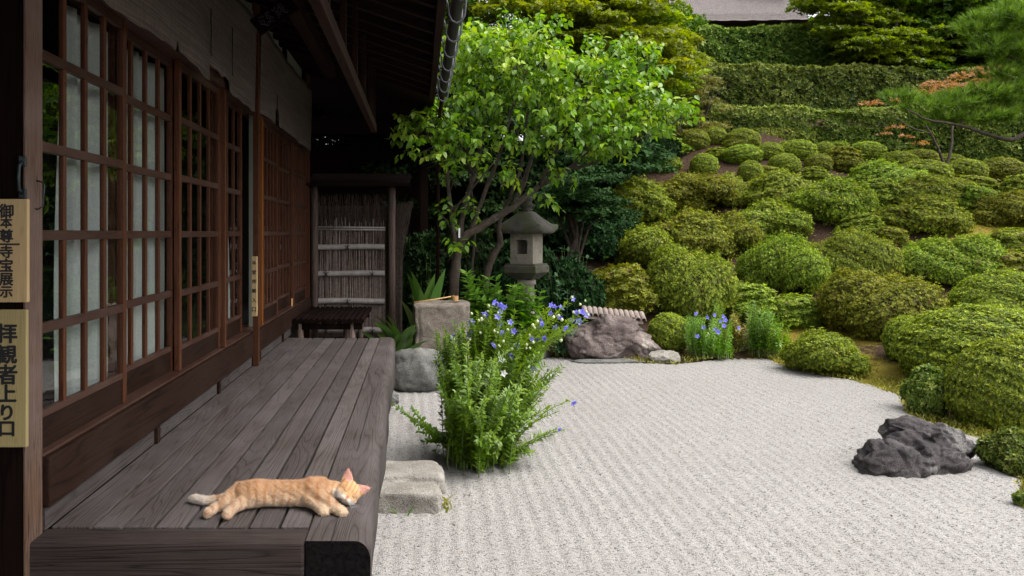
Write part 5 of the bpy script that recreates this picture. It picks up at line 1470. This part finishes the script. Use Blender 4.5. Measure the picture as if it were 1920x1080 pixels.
def flower_mesh(mat, r=.025, open_=.75):
    m_ = MB(); prev = None
    for k in range(5):
        a_ = 2 * pi * k / 5; e = pi / 5
        b0 = (.18 * r * cos(a_ - e), .18 * r * sin(a_ - e), 0); b1 = (.18 * r * cos(a_ + e), .18 * r * sin(a_ + e), 0)
        z1, z2 = r * (1.1 - .6 * open_), r * (1.5 - 1.1 * open_)
        m0 = (.62 * r * cos(a_ - e), .62 * r * sin(a_ - e), z1); m1 = (.62 * r * cos(a_ + e), .62 * r * sin(a_ + e), z1); tip = (1.12 * r * cos(a_), 1.12 * r * sin(a_), z2)
        mm = (.7 * r * cos(a_), .7 * r * sin(a_), z1 * .8); cc = (0, 0, 0)
        t = random.uniform(.2, .8)
        m_.quad([cc, m0, mm], t); m_.quad([cc, mm, m1], t); m_.quad([mm, m0, tip], t + .1); m_.quad([mm, tip, m1], t)
    o = m_.build('f', M[mat]); me = o.data; bpy.data.objects.remove(o); return me
FM = [flower_mesh('petal', .026, op) for op in (.35, .6, .8, .95)]; FW = flower_mesh('whitepetal', .026, .6)
def bud_mesh():
    m_ = MB(); m_.lathe([(.003, 0), (.0085, .006), (.009, .012), (.003, .02)], 7, (0, 0, 0), .5, 0, False); o = m_.build('b', M['bud']); me = o.data; bpy.data.objects.remove(o); return me
BM_ = bud_mesh()

def put_flower(root, p, me, dirv, sc=1.0, name='flower'):
    o = mobj(name, me, root); o.location = Vector(p) - root.location; o.scale = (sc,) * 3
    o.rotation_euler = Vector(dirv).to_track_quat('Z', 'Y').to_euler(); return o

BF = empty('bellflower_clump', (.37, 5.18, 0), 'tall leaning clump of blue bellflowers growing out of the gravel', 'flowering plant', 'bellflower clumps')
base0 = Vector((.37, 5.2, 0))
stems = []
def bstem(top, base=None, sag=.0, tb=None):
    top = Vector(top)
    b = base or base0 + Vector((random.gauss(0, .05) + max(-.12, min(.16, .38 * (top.x - base0.x))), random.gauss(0, .09) + .25 * (top.y - base0.y), -.02)); m1 = b.lerp(top, .35) + Vector((-(top.x - b.x) * .18, -(top.y - b.y) * .1, .06 * (top - b).length)); m2 = b.lerp(top, .7) + Vector((-(top.x - b.x) * .08, 0, .05 * (top - b).length + sag))
    stems.append(([b, m1, m2, top], tb if tb is not None else random.uniform(.25, .75)))
# mass of leafy stems filling the bush outline of the photo
for i in range(350):
    a_ = random.random()
    tx = random.choice([(835, 640, 5.3), (870, 620, 5.3), (910, 610, 5.4), (950, 620, 5.4), (880, 680, 5.0), (850, 690, 5.0), (920, 690, 5.0), (960, 670, 5.2), (990, 660, 5.4), (930, 740, 4.95), (970, 730, 5.0), (900, 760, 4.9), (860, 750, 5.0), (840, 720, 5.2), (1010, 700, 5.4), (985, 770, 5.1), (1000, 735, 5.2), (950, 800, 4.95), (920, 820, 4.9), (870, 800, 4.95)])
    p = px(tx[0] + random.gauss(0, 17), tx[1] + random.gauss(0, 15), tx[2] + random.gauss(0, .14)); p.z = max(p.z, .08)
    bstem(p)
for (x_, y_, Y_) in [(1050, 770, 5.2), (1040, 815, 5.0), (1060, 805, 5.0), (1000, 850, 4.95), (1030, 760, 5.3), (990, 845, 5.0), (1045, 690, 5.6), (1025, 650, 5.6)]:
    p = px(x_, y_, Y_); p.z = max(p.z, .05); bstem(p, sag=.02, tb=.75)
c7 = lambda x, y: (700 + x / 2.843, 520 + y / 2.843)
fl_pts = [(635,128),(660,150),(693,155),(680,140),(597,192),(665,185),(663,212),(521,243),(667,245),(728,243),(676,285),(750,290),(515,305),(427,320),(648,355),(832,333),(880,325),(922,323),(768,360),(743,415),(748,428),(843,485),(742,610),(940,145),(968,150),(1055,115),(943,195),(995,170),(998,208),(900,230),(905,245),(888,275),(960,265),(1015,262),(1083,185),(1113,190),(1140,205),(1065,228),(1098,240),(820,510)]
for (x_, y_) in fl_pts:
    X_, Y2 = c7(x_, y_); dpt = 5.15 + .25 * random.random() + max(0, (X_ - 950) / 150) * .35
    p = px(X_, Y2, dpt)
    if X_ > 1000 or Y2 < 640:
        bstem(p + Vector((random.uniform(-.03, .01), .01, -.02)), base0 + Vector((random.gauss(.03, .05), random.gauss(0, .05), 0)), .03, .8)
    put_flower(BF, p, random.choice(FM), (random.uniform(-.6, .7), random.uniform(-1, -.2), random.uniform(-.55, .5)), random.uniform(.85, 1.15))
put_flower(BF, px(*c7(1060, 660), 5.2), FM[1], (.3, -.5, -.4)); put_flower(BF, px(*c7(985, 802), 5.0), FM[0], (.3, -.5, -.4), .7)
bstem(px(*c7(1045, 655), 5.22), tb=.8, sag=.03); bstem(px(*c7(978, 806), 5.02), tb=.8)
for xy in ((603, 563), (697, 515), (683, 440)): put_flower(BF, px(*c7(*xy), 4.98), FW, (random.uniform(-.5, .5), -.8, .3), .95)
for i in range(46):
    X_, Y2 = random.choice([(900, 610), (950, 620), (1000, 600), (1040, 600), (1060, 590), (980, 640), (1030, 630), (860, 650), (920, 580), (940, 660), (1080, 585)])
    put_flower(BF, px(X_ + random.gauss(0, 16), Y2 + random.gauss(0, 12), 5.2), BM_, (random.uniform(-.4, .6), -.3, 1), random.uniform(.8, 1.3), 'bud')
me, mb = stems_plant('bell_leaves', stems, 'bell', .058, .38, 38, None)
mobj('leaves', me, BF).location = -BF.location; mb.build('stems', M['stem'], BF).location = -BF.location

def clump(name, x0, x1, ytop0, ytop1, by, n, mat, label, group=None, leafL=.06, leafW=.3, flw=(), tb=.5, cat='flowering plant', per=26):
    stems2 = []; g = ground_pt((x0 + x1) / 2, by); r = empty(name, g, label, cat, group)
    for i in range(n):
        f_ = random.random(); X_ = x0 + (x1 - x0) * f_; yy = ytop0 + (ytop1 - ytop0) * f_ + abs(random.gauss(0, .35)) * (by - min(ytop0, ytop1)) * .8
        yy = min(yy, by - 10)
        dp_ = g.y + random.uniform(-.1, .45); top = px(X_, yy, dp_)
        b = Vector(((top.x - g.x) * .62 + g.x, g.y + random.uniform(-.02, .3), 0)); b.z = float(hill(b.x, b.y)) - .02; top.z = max(top.z, b.z + .1)
        stems2.append(([b, b.lerp(top, .5) + Vector((0, 0, .03)), top], min(1, max(0, random.gauss(tb, .15)))))
    me, mb = stems_plant(name, stems2, mat, leafL, leafW, per, None)
    mobj('leaves', me, r).location = -r.location; mb.build('stems', M['stem'], r).location = -r.location
    for (X_, Y2) in flw:
        put_flower(r, px(X_, Y2, g.y - .05), random.choice(FM), (random.uniform(-.5, .5), -1, random.uniform(-.1, .5)), random.uniform(1.0, 1.25))
    return r
c4 = lambda x, y: (1000 + x / 3.692, 520 + y / 3.692)
clump('bellflower_clump', 1285, 1375, 585, 600, 672, 85, 'bell', 'low clump of blue bellflowers at the far edge of the gravel', 'bellflower clumps', .055, .36,
      [c4(*p) for p in ((1122,250),(1197,280),(1250,262),(1305,272),(1285,305),(1328,297),(1318,335),(1178,347),(1258,362),(1275,378),(1135,407),(1415,352))], .5)
clump('weed_clump', 1370, 1412, 575, 580, 655, 26, 'grass', 'yellowish weeds between the far bellflowers and the tall green weeds', None, .07, .34, (), .85, 'weeds')
clump('weed_clump', 1402, 1478, 560, 590, 668, 62, 'bell', 'tall green weeds between the far bellflowers and the low azalea', None, .085, .24, (), .45, 'weeds')
clump('weed_clump', 1035, 1085, 610, 615, 668, 26, 'dull', 'dark leafy weeds left of the pink grey boulder', None, .075, .4, (), .8, 'weeds')
clump('weed_clump', 1340, 1352, 560, 560, 640, 8, 'bell', 'few tall weed stems rising behind the far bellflowers', None, .08, .25, (), .5, 'weeds')

# bright broad leaved plant in front of the lantern
clump('broad_leaf_plant', 872, 1018, 500, 540, 692, 95, 'hydra', 'bright green broad leaved plant in front of the stone lantern', None, .17, .50, (), .55, 'plant', 11)
clump('dark_leaf_plant', 1045, 1105, 455, 470, 600, 20, 'dull', 'bluish dark leaved plant right of the stone lantern', None, .17, .42, (), .6, 'plant', 8)
clump('dark_leaf_plant', 1030, 1100, 500, 520, 640, 24, 'dull', 'low dark leaved plant between the lantern and the boulder', None, .13, .42, (), .5, 'plant', 9)
clump('dark_leaf_plant', 770, 850, 470, 480, 655, 18, 'ever', 'dim leafy plant in the shade behind the basin', None, .12, .5, (), .9, 'plant', 8)

def blades(name, root_label, cx_, by_, Y_, n, hgt, wid, mat, spread=.35, tint=(.1, .9), group=None, cat='plant'):
    g = px(cx_, by_, Y_); g.z = max(float(hill(g.x, g.y)) - .02, -.02)
    r = empty(name, g, root_label, cat, group); mb = MB()
    for i in range(n):
        a_ = 2 * pi * i / n + random.uniform(-.4, .4); ln_ = hgt * random.uniform(.7, 1.1); out_ = spread * random.uniform(.3, 1.2) * hgt; t = random.uniform(*tint)
        dr = Vector((cos(a_), sin(a_), 0)); sd_ = Vector((-sin(a_), cos(a_), 0)).lerp(Vector((1, 0, 0)), .5).normalized()
        b = Vector((random.gauss(0, .04), random.gauss(0, .04), 0)); prev = None
        for k in range(9):
            s_ = k / 8; p = b + dr * out_ * s_**1.7 + Vector((0, 0, ln_ * (s_ - .22 * s_**3 * spread * 2)))
            w_ = wid * (sin(pi * min(1, .08 + s_ * .92))**.8) * .5 if s_ > .12 else wid * .10
            cur = [mb.bm.verts.new(p - sd_ * w_), mb.bm.verts.new(p + Vector((0, 0, -w_ * .25)) + dr * w_ * .2), mb.bm.verts.new(p + sd_ * w_)]
            if prev:
                for q in (0, 1):
                    f_ = mb.bm.faces.new([prev[q], prev[q + 1], cur[q + 1], cur[q]]); f_.smooth = True; f_[mb.lay] = t
            prev = cur
    mb.build('leaves', M[mat], r); return r
blades('aspidistra', 'long dark strap leaves standing behind the stone basin', 800, 660, 8.85, 20, 1.22, .15, 'broad', .28, (.3, 1))
blades('aspidistra', 'long strap leaves at the veranda end, left of the stone basin', 748, 690, 8.25, 30, .86, .135, 'broad', .62, (.1, .9))
blades('aspidistra', 'drooping low leaves on the dim stone behind the veranda', 720, 680, 8.15, 7, .34, .09, 'broad', .9, (.2, .7))

def fern(cx_, by_, size, label):
    g = ground_pt(cx_, by_); r = empty('fern', g, label, 'fern', 'ferns on the bank'); Ps, Ds, Ns, Ls = [], [], [], []
    for i in range(8):
        a_ = 2 * pi * i / 8 + random.uniform(-.3, .3); dr = Vector((cos(a_), sin(a_) * .8 - .3, 0)).normalized(); sd_ = Vector((-dr.y, dr.x, 0))
        for k in range(12):
            s_ = (k + 1) / 12; p = dr * size * s_ + Vector((0, 0, size * (.75 * s_ - .6 * s_ * s_)))
            for sg in (-1, 1):
                Ps.append(p[:]); Ds.append((sd_ * sg + dr * .5).normalized()[:]); Ns.append((0, -.3, 1)); Ls.append(size * .30 * (1 - .8 * s_) + .01)
    P = np.array(Ps); D = np.array(Ds); Nn = unit(np.array(Ns)); Nn = unit(Nn - D * (Nn * D).sum(1, keepdims=True)); L_ = np.array(Ls)
    V, Fq = leaf_quads(P, D, Nn, L_, L_ * .35, .05); mobj('fronds', npmesh('fern', V, Fq, M['fern'], rng.uniform(.2, .8, len(P))), r)
for cx_, by_, s_, lb in [(1152, 592, .34, 'fern behind the roof tiles on the boulder'), (1115, 430, .28, 'upper fern on the dark bank by the dark maple'), (1200, 480, .36, 'light fern in the bare brown bank left of the large mound'), (1130, 490, .4, 'lowest fern on the dark bank right of the lantern'),
                         (1194, 430, .22, 'tiny fern high on the shaded bank'), (1585, 690, .25, 'small fern growing through the low azalea at the gravel edge')]: fern(cx_, by_, s_, lb)

# weeds by the step stone, trailing sprigs, plant label stake
blades('grass_tuft', 'small yellow green weed at the right corner of the step stone', 838, 940, 4.35, 9, .13, .018, 'grass', .9, (.4, 1), None, 'weed')
blades('grass_tuft', 'tiny green weed at the front of the step stone', 766, 955, 4.28, 6, .11, .016, 'bell', .6, (.2, .7), None, 'weed')
blades('grass_tuft', 'tuft of grass in front of the boulder', 1200, 683, 9.1, 10, .16, .014, 'grass', .9, (.4, 1), None, 'weed')
sk = empty('plant_label', (.24, 5.0, 0), 'thin white plant label on a stick at the left of the bellflowers', 'label')
MB().tube([px(838, 868, 5.0), px(846, 800, 5.02)], .004, 6).build('stick', M['stem'], sk).location = -sk.location
a_, b_ = px(843, 800, 5.0), px(850, 778, 5.0); w_ = Vector((.009, 0, .003))
m_ = MB(); m_.quad([a_ - w_, a_ + w_, b_ + w_, b_ - w_]); o_ = m_.build('tag', M['white'], sk); o_.location = -sk.location
sl = o_.modifiers.new('s', 'SOLIDIFY'); sl.thickness = .002
# creeping sprigs on the gravel left of the clump
stems3 = []
for (x0_, y0_, x1_, y1_) in [(830, 790, 735, 765), (830, 795, 765, 790), (820, 800, 800, 835), (835, 810, 780, 815), (830, 820, 790, 838), (820, 770, 770, 770), (830, 850, 812, 860)]:
    A_ = px(x0_, y0_, 5.35); B_ = ground_pt(x1_, y1_); A_.z = .12; B_.z = .03
    stems3.append(([Vector((.30, 5.35, .0)), A_, B_], .35))
me, mb = stems_plant('sprigs', stems3, 'bell', .05, .55, 18, None); sp_ = empty('creeping_sprigs', (.2, 5.4, 0), 'creeping leafy sprigs on the gravel left of the bellflowers', 'plant')
mobj('leaves', me, sp_).location = -sp_.location; mb.build('stems', M['stem'], sp_).location = -sp_.location

# fallen leaves, moss and grass along the edges
n = 12000
ex, ey = rng.uniform(1.5, 16, n), rng.uniform(9.4, 19, n)
P = np.stack([ex, ey, hill(ex, ey) + .006], 1); A = rand_dir(n, .6); T, B = ortho(A); Nn = A; D = T
V, Fq = leaf_quads(P, D, Nn, rng.uniform(.02, .06, n), rng.uniform(.01, .025, n), .1)
tag(mobj('leaf_litter', npmesh('leaf_litter', V, Fq, M['litter'], rng.uniform(0, 1, n))), 'dead leaves strewn over the bank', kind='stuff')
Ps = []
for i in range(len(edge) - 1):
    (x0_, y0_), (x1_, y1_) = edge[i], edge[i + 1]
    k = int((420 if y0_ > 8.9 or y0_ < 6 else 1300) * math.hypot(x1_ - x0_, y1_ - y0_)); s_ = rng.uniform(0, 1, k); off = np.abs(rng.normal(0, .16 if y0_ > 8.9 or y0_ < 6 else .42, k)) - .03; k_moss = 1
    nx_, ny_ = (y1_ - y0_), -(x1_ - x0_); l_ = math.hypot(nx_, ny_); nx_, ny_ = -nx_ / l_, -ny_ / l_
    if ny_ < 0 and abs(ny_) > abs(nx_): nx_, ny_ = -nx_, -ny_
    if nx_ < 0 and abs(nx_) > abs(ny_): nx_, ny_ = -nx_, -ny_
    Ps.append(np.stack([x0_ + (x1_ - x0_) * s_ + nx_ * off, y0_ + (y1_ - y0_) * s_ + ny_ * off, np.zeros(k)], 1))
P = np.concatenate(Ps); P[:, 2] = hill(P[:, 0], P[:, 1]) - .01
D = unit(np.array([[0, 0, 1.]]) + .75 * rng.standard_normal(P.shape)); D[:, 2] = np.abs(D[:, 2]); Nn = unit(np.cross(D, rand_dir(len(P))))
L_ = rng.uniform(.015, .05, len(P)); V, Fq = leaf_quads(P, D, Nn, L_, L_ * .28, .05)
tag(mobj('edge_moss', npmesh('edge_moss', V, Fq, M['grass'], rng.uniform(.1, 1, len(P)))), 'moss and short grass along the gravel edge', kind='stuff')
# stray petals and leaves on the gravel
n = 140; ex, ey = rng.uniform(-.1, 3.8, n), rng.uniform(3.6, 9, n)
P = np.stack([ex, ey, np.full(n, .012)], 1); A = rand_dir(n, .7); T, B = ortho(A)
V, Fq = leaf_quads(P, T, A, rng.uniform(.010, .024, n), rng.uniform(.006, .013, n), .1)
tag(mobj('gravel_litter', npmesh('gravel_litter', V, Fq, M['litter'], rng.uniform(0, 1, n))), 'tiny fallen bits on the gravel', kind='stuff')

# ------------------------------------------------------------------ sleeping cat
def cp_(cx, cy, h, Hd=.482):
    Y = F * (EYE - Hd - h) / (850 + cy / 4.571 - CY); X = (340 + cx / 4.571 - CX) / F * Y
    return Vector((X, Y, Hd + h))
CATB = bmesh.new()
def ball(c, r, ax=None, sub=3):
    rr2 = r if isinstance(r, (tuple, list)) else (r, r, r)
    mt = Matrix.Translation(c) @ (ax.to_4x4() if ax is not None else Matrix.Identity(4)) @ Matrix.Diagonal((*rr2, 1))
    bmesh.ops.create_icosphere(CATB, subdivisions=sub, radius=1, matrix=mt)
def limb(seq, n=7):
    pts = [(cp_(a, b, h), r) for a, b, h, r in seq]
    for i in range(len(pts) - 1):
        for k in range(n + 1):
            t = k / n; ball(pts[i][0].lerp(pts[i + 1][0], t), pts[i][1] + (pts[i + 1][1] - pts[i][1]) * t, None, 2)
limb([(560, 338, .045, .045), (680, 330, .049, .048), (850, 335, .047, .046), (1000, 333, .047, .047), (1120, 325, .050, .050), (1230, 322, .046, .042), (1330, 325, .042, .037)], 9)
limb([(560, 345, .048, .050), (630, 342, .050, .0525), (690, 348, .046, .045)], 4)
limb([(1130, 315, .055, .0525), (1190, 302, .054, .046)], 4)
limb([(640, 368, .040, .038), (800, 380, .032, .031), (980, 376, .034, .033), (1090, 368, .038, .037)], 9)
limb([(510, 334, .049, .041), (440, 365, .042, .030), (370, 425, .034, .021), (300, 463, .022, .0165), (250, 497, .018, .0155), (232, 512, .017, .0175)])
limb([(600, 380, .038, .038), (540, 410, .032, .026), (470, 455, .026, .0205), (415, 495, .018, .0165), (398, 520, .018, .0180)])
limb([(470, 340, .040, .026), (400, 375, .026, .0175), (300, 398, .0175, .016), (200, 402, .0165, .0165), (125, 392, .0165, .016), (95, 386, .016, .013)])
limb([(1100, 385, .038, .030), (1140, 425, .027, .0215), (1185, 465, .022, .0185), (1210, 485, .019, .019), (1225, 495, .018, .0195)])
limb([(1165, 345, .054, .033), (1215, 385, .044, .0255), (1275, 435, .034, .022), (1325, 475, .022, .019), (1365, 497, .018, .0195), (1380, 503, .018, .0185)])
HC = cp_(1432, 335, .048)
up_ = Vector((.62, .12, .77)).normalized(); fw = Vector((-.12, -.95, -.22)); fw = (fw - up_ * fw.dot(up_)).normalized(); rt = fw.cross(up_).normalized()
# rt: the viewer's right hand side of the face
if rt.x < 0: rt = -rt
HB = Matrix((rt, up_, fw)).transposed()      # local x right, y up, z forward
def hp(x, y, z): return HC + rt * x + up_ * y + fw * z
ball(hp(0, .004, -.004), (.046, .041, .042), HB); ball(hp(0, -.012, .012), (.040, .030, .032), HB)
for s_ in (-1, 1):
    ball(hp(.024 * s_, -.012, .008), (.022, .021, .024), HB); ball(hp(.0095 * s_, -.017, .036), (.0125, .0105, .012), HB)
ball(hp(0, -.002, .032), (.0105, .017, .012), HB); ball(hp(0, -.029, .026), (.013, .009, .012), HB)
# ears as tapered shells melted onto the head
for s_, out_, len_ in ((-1, .55, .046), (1, .75, .042)):
    b0 = hp(.029 * s_, .028, -.004); dr = (up_ * .9 + rt * s_ * out_ - fw * .05).normalized(); sdv = (rt * s_ * .8 - up_ * out_).normalized()
    nrm = dr.cross(sdv).normalized()
    for k in range(12):
        t = k / 11; w_ = .0245 * (1 - t**1.7)**.9 + .003
        ball(b0 + dr * len_ * t, (w_, .0042, .006), Matrix((sdv, nrm, dr)).transposed(), 2)
# toes
for (cx_, cy_, h_) in [(1380, 495, .018), (1388, 508, .014), (1370, 512, .014), (1395, 498, .015), (1225, 505, .014), (1238, 488, .018), (1205, 508, .014), (225, 520, .014), (222, 508, .02), (240, 525, .013), (385, 535, .015), (400, 540, .014), (412, 530, .016)]:
    ball(cp_(cx_, cy_, h_), (.0092, .0105, .0085), None, 2)
me = bpy.data.meshes.new('cat'); CATB.to_mesh(me); CATB.free()
me = fuse(me, .0034, 5, 'cat_body')
Vc = np.empty(len(me.vertices) * 3, np.float32); me.vertices.foreach_get('co', Vc); Vc = Vc.reshape(-1, 3)
Nc = np.empty(len(Vc) * 3, np.float32); me.vertices.foreach_get('normal', Nc); Nc = Nc.reshape(-1, 3)
offh = np.linalg.norm(Vc - np.array(HC), axis=1) > .07
Vc = Vc + Nc * (offh * (.0016 * lump(Vc, 130, 2) + .0010 * lump(Vc, 300, 5)))[:, None].astype(np.float32)
Vc[:, 2] = np.maximum(Vc[:, 2], .4815); me.vertices.foreach_set('co', Vc.ravel()); me.update()
Nc = np.empty(len(Vc) * 3, np.float32); me.vertices.foreach_get('normal', Nc); Nc = Nc.reshape(-1, 3)
# coat colour: cream with ginger bands, white on muzzle, paws and tail tip
base_c = np.array([.56, .35, .20]); band_c = np.array([.43, .19, .065]); white_c = np.array([.66, .57, .48]); cream = np.array([.66, .50, .36])
def col_of(P):
    pxx = P[:, 0] / P[:, 1] * F + CX; pyy = CY + (EYE - P[:, 2]) / P[:, 1] * F
    cx_ = (pxx - 340) * 4.571; cy_ = (pyy - 850) * 4.571
    w = lump(P, 55, 4)
    band = np.sin((P[:, 0] + .35 * (P[:, 1] - 3.0) - .25 * P[:, 2]) * 2 * pi / .034 + 1.6 * w + 2.0 * lump(P, 24, 7))
    b = sstep(.0, .75, band) * .75
    tor = (cx_ > 480) & (cx_ < 1330)
    top = sstep(.53, .60, P[:, 2]) * .75
    c = cream * 1.0 + 0 * P; c = cream + (base_c - cream) * sstep(.49, .56, P[:, 2])[:, None]
    c = c + (band_c - c) * (b * (.55 + .45 * sstep(-.6, .8, w)))[:, None]
    c = c + (band_c * 1.12 - c) * (top * tor * .55)[:, None]
    # tail tip
    k = sstep(330, 190, cx_) * (cy_ < 450); c = c + (white_c - c) * k[:, None]
    # paws
    for (x_, y_) in ((1380, 505), (1225, 495)):
        d_ = np.hypot(cx_ - x_, cy_ - y_); k = sstep(95, 40, d_) * .75; c = c + (np.array([.72, .54, .36]) - c) * k[:, None]
    for (x_, y_) in ((395, 540), (228, 515)):
        d_ = np.hypot(cx_ - x_, cy_ - y_); k = sstep(38, 18, d_) * .6 * (P[:, 1] < 2.93); c = c + (np.array([.42, .22, .13]) - c) * k[:, None]
    # head
    h = P - np.array(HC); hx, hy, hz = h @ np.array(rt), h @ np.array(up_), h @ np.array(fw)
    ins = (np.sqrt(hx**2 + hy**2 + hz**2) < .062)
    hc = np.tile(np.array([.66, .40, .20]), (len(P), 1))
    st1 = sstep(.2, .8, np.sin(hx * 2 * pi / .016)) * sstep(.008, .02, hy); hc = hc + (band_c - hc) * (st1 * .75)[:, None]
    st2 = sstep(.3, .9, np.sin((hy + .4 * np.abs(hx)) * 2 * pi / .020 + 1)) * sstep(.024, .034, np.abs(hx)); hc = hc + (band_c - hc) * (st2 * .6)[:, None]
    mz = sstep(-.002, -.014, hy) * sstep(-.005, .015, hz); hc = hc + (white_c - hc) * mz[:, None]
    ch_ = sstep(-.012, -.03, hy); hc = hc + (white_c - hc) * ch_[:, None]
    nb = sstep(.010, .005, np.abs(hx)) * sstep(.02, .004, np.abs(hy - .002)) * (hz > .02); hc = hc + (np.array([.62, .34, .17]) - hc) * (nb * .7)[:, None]
    ns = (np.hypot(hx / 1.3, hy + .0085) < .0052) & (hz > .025); hc[ns] = np.array([.55, .20, .15])
    c[ins] = hc[ins]
    # inside of the ears
    for s_ in (-1, 1):
        e = (hx * s_ > .02) & (hy > .034); c[e] = np.array([.60, .36, .21])
        e2 = e & (hz > -.0065) ; c[e2] = np.array([.66, .34, .27])
    return np.clip(c, 0, 1)
cc = col_of(Vc)
ca = me.attributes.new('coat', 'FLOAT_COLOR', 'POINT'); ca.data.foreach_set('color', np.concatenate([cc, np.ones((len(cc), 1))], 1).astype(np.float32).ravel())
cm, ntc, bc, _ = newmat('ginger_fur'); at = ntc.nodes.new('ShaderNodeAttribute'); at.attribute_name = 'coat'
vv = coords(ntc, (320, 320, 320)); nn_ = noise_(ntc, vv, 1.0, 3, .6)
ntc.links.new(mixc(ntc, 1.0, at.outputs['Color'], ramp(ntc, nn_, [(.25, g3(.72)), (.75, g3(1.12))]).outputs[0], 'MULTIPLY'), bc.inputs['Base Color'])
bc.inputs['Roughness'].default_value = .85; bc.inputs['Specular IOR Level'].default_value = .15
bc.inputs['Sheen Weight'].default_value = .35; bc.inputs['Sheen Roughness'].default_value = .5
bump(ntc, nn_, bc, .35, .002)
me.materials.append(cm); me.polygons.foreach_set('use_smooth', [True] * len(me.polygons))
ct = mobj('cat', me); tag(ct, 'sleeping ginger tabby cat stretched on its side on the veranda boards', 'cat')
# short fur
nf = 95000; idx = rng.choice(len(Vc), nf); P = Vc[idx] + rng.normal(0, .0012, (nf, 3)); Nn = Nc[idx]
ok = (Vc[idx][:, 2] > .4835) & (np.linalg.norm(P - np.array(hp(0, -.008, .034)), axis=1) > .017); P, Nn, idx = P[ok], Nn[ok], idx[ok]
flow = np.array([[-.75, -.1, -.35]]) + .45 * rng.standard_normal(P.shape); flow = unit(flow - Nn * (flow * Nn).sum(1, keepdims=True))
D = unit(Nn * rng.uniform(.25, .6, (len(P), 1)) + flow * .9); S = unit(np.cross(D, Nn))
hd = P - np.array(HC); onhead = np.linalg.norm(hd, axis=1) < .075
L_ = np.where(onhead, rng.uniform(.002, .0045, len(P)), rng.uniform(.005, .0125, len(P)))[:, None]
v = np.stack([P - S * .00045, P + S * .00045, P + D * L_ * np.array([[1, 1, 1.]])], 1).reshape(-1, 3); v[:, 2] = np.maximum(v[:, 2], .4812)
fm = npmesh('fur', v, np.arange(len(v)).reshape(-1, 3), cm)
fa = fm.attributes.new('coat', 'FLOAT_COLOR', 'POINT'); fc = np.repeat(np.clip(cc[idx] * rng.uniform(.78, 1.3, (len(idx), 1)), 0, 1), 3, 0)
fa.data.foreach_set('color', np.concatenate([fc, np.ones((len(fc), 1))], 1).astype(np.float32).ravel())
mobj('fur', fm, ct)
def on_head(x, y):
    """surface of the face at local x, y"""
    o_ = hp(x, y, .12); hit, loc, nr_, _i = ct.ray_cast(o_, -fw)
    return (loc if hit else hp(x, y, .04)) + fw * .0006
bpy.context.view_layer.update()
for s_ in (-1, 1):
    e_ = MB(); e_.tube([on_head(s_ * (.0125 + .0175 * k / 6), .0075 - .0045 * sin(pi * k / 6) + .002 * k / 6) for k in range(7)], [.0004, .0009, .0011, .0012, .0011, .0009, .0004], 6)
    e_.build('closed_eye', M['ink'], ct)
e_ = MB(); e_.tube([on_head(0, -.0125), on_head(0, -.0175)], .0006, 5); e_.tube([on_head(-.012, -.024), on_head(-.006, -.0215), on_head(0, -.018), on_head(.006, -.0215), on_head(.012, -.024)], .0007, 5)
e_.build('mouth', M['litter'], ct)
wk = MB()
for s_ in (-1, 1):
    for k in range(6):
        b = on_head(s_ * .013, -.014 - .0015 * k); wk.tube([b, b + rt * s_ * .022 + fw * .006 + up_ * (.004 - .004 * k) * .5, b + rt * s_ * .046 + up_ * (.006 - .0055 * k)], [.0003, .00025, .0001], 4)
wk.build('whiskers', M['white'], ct)
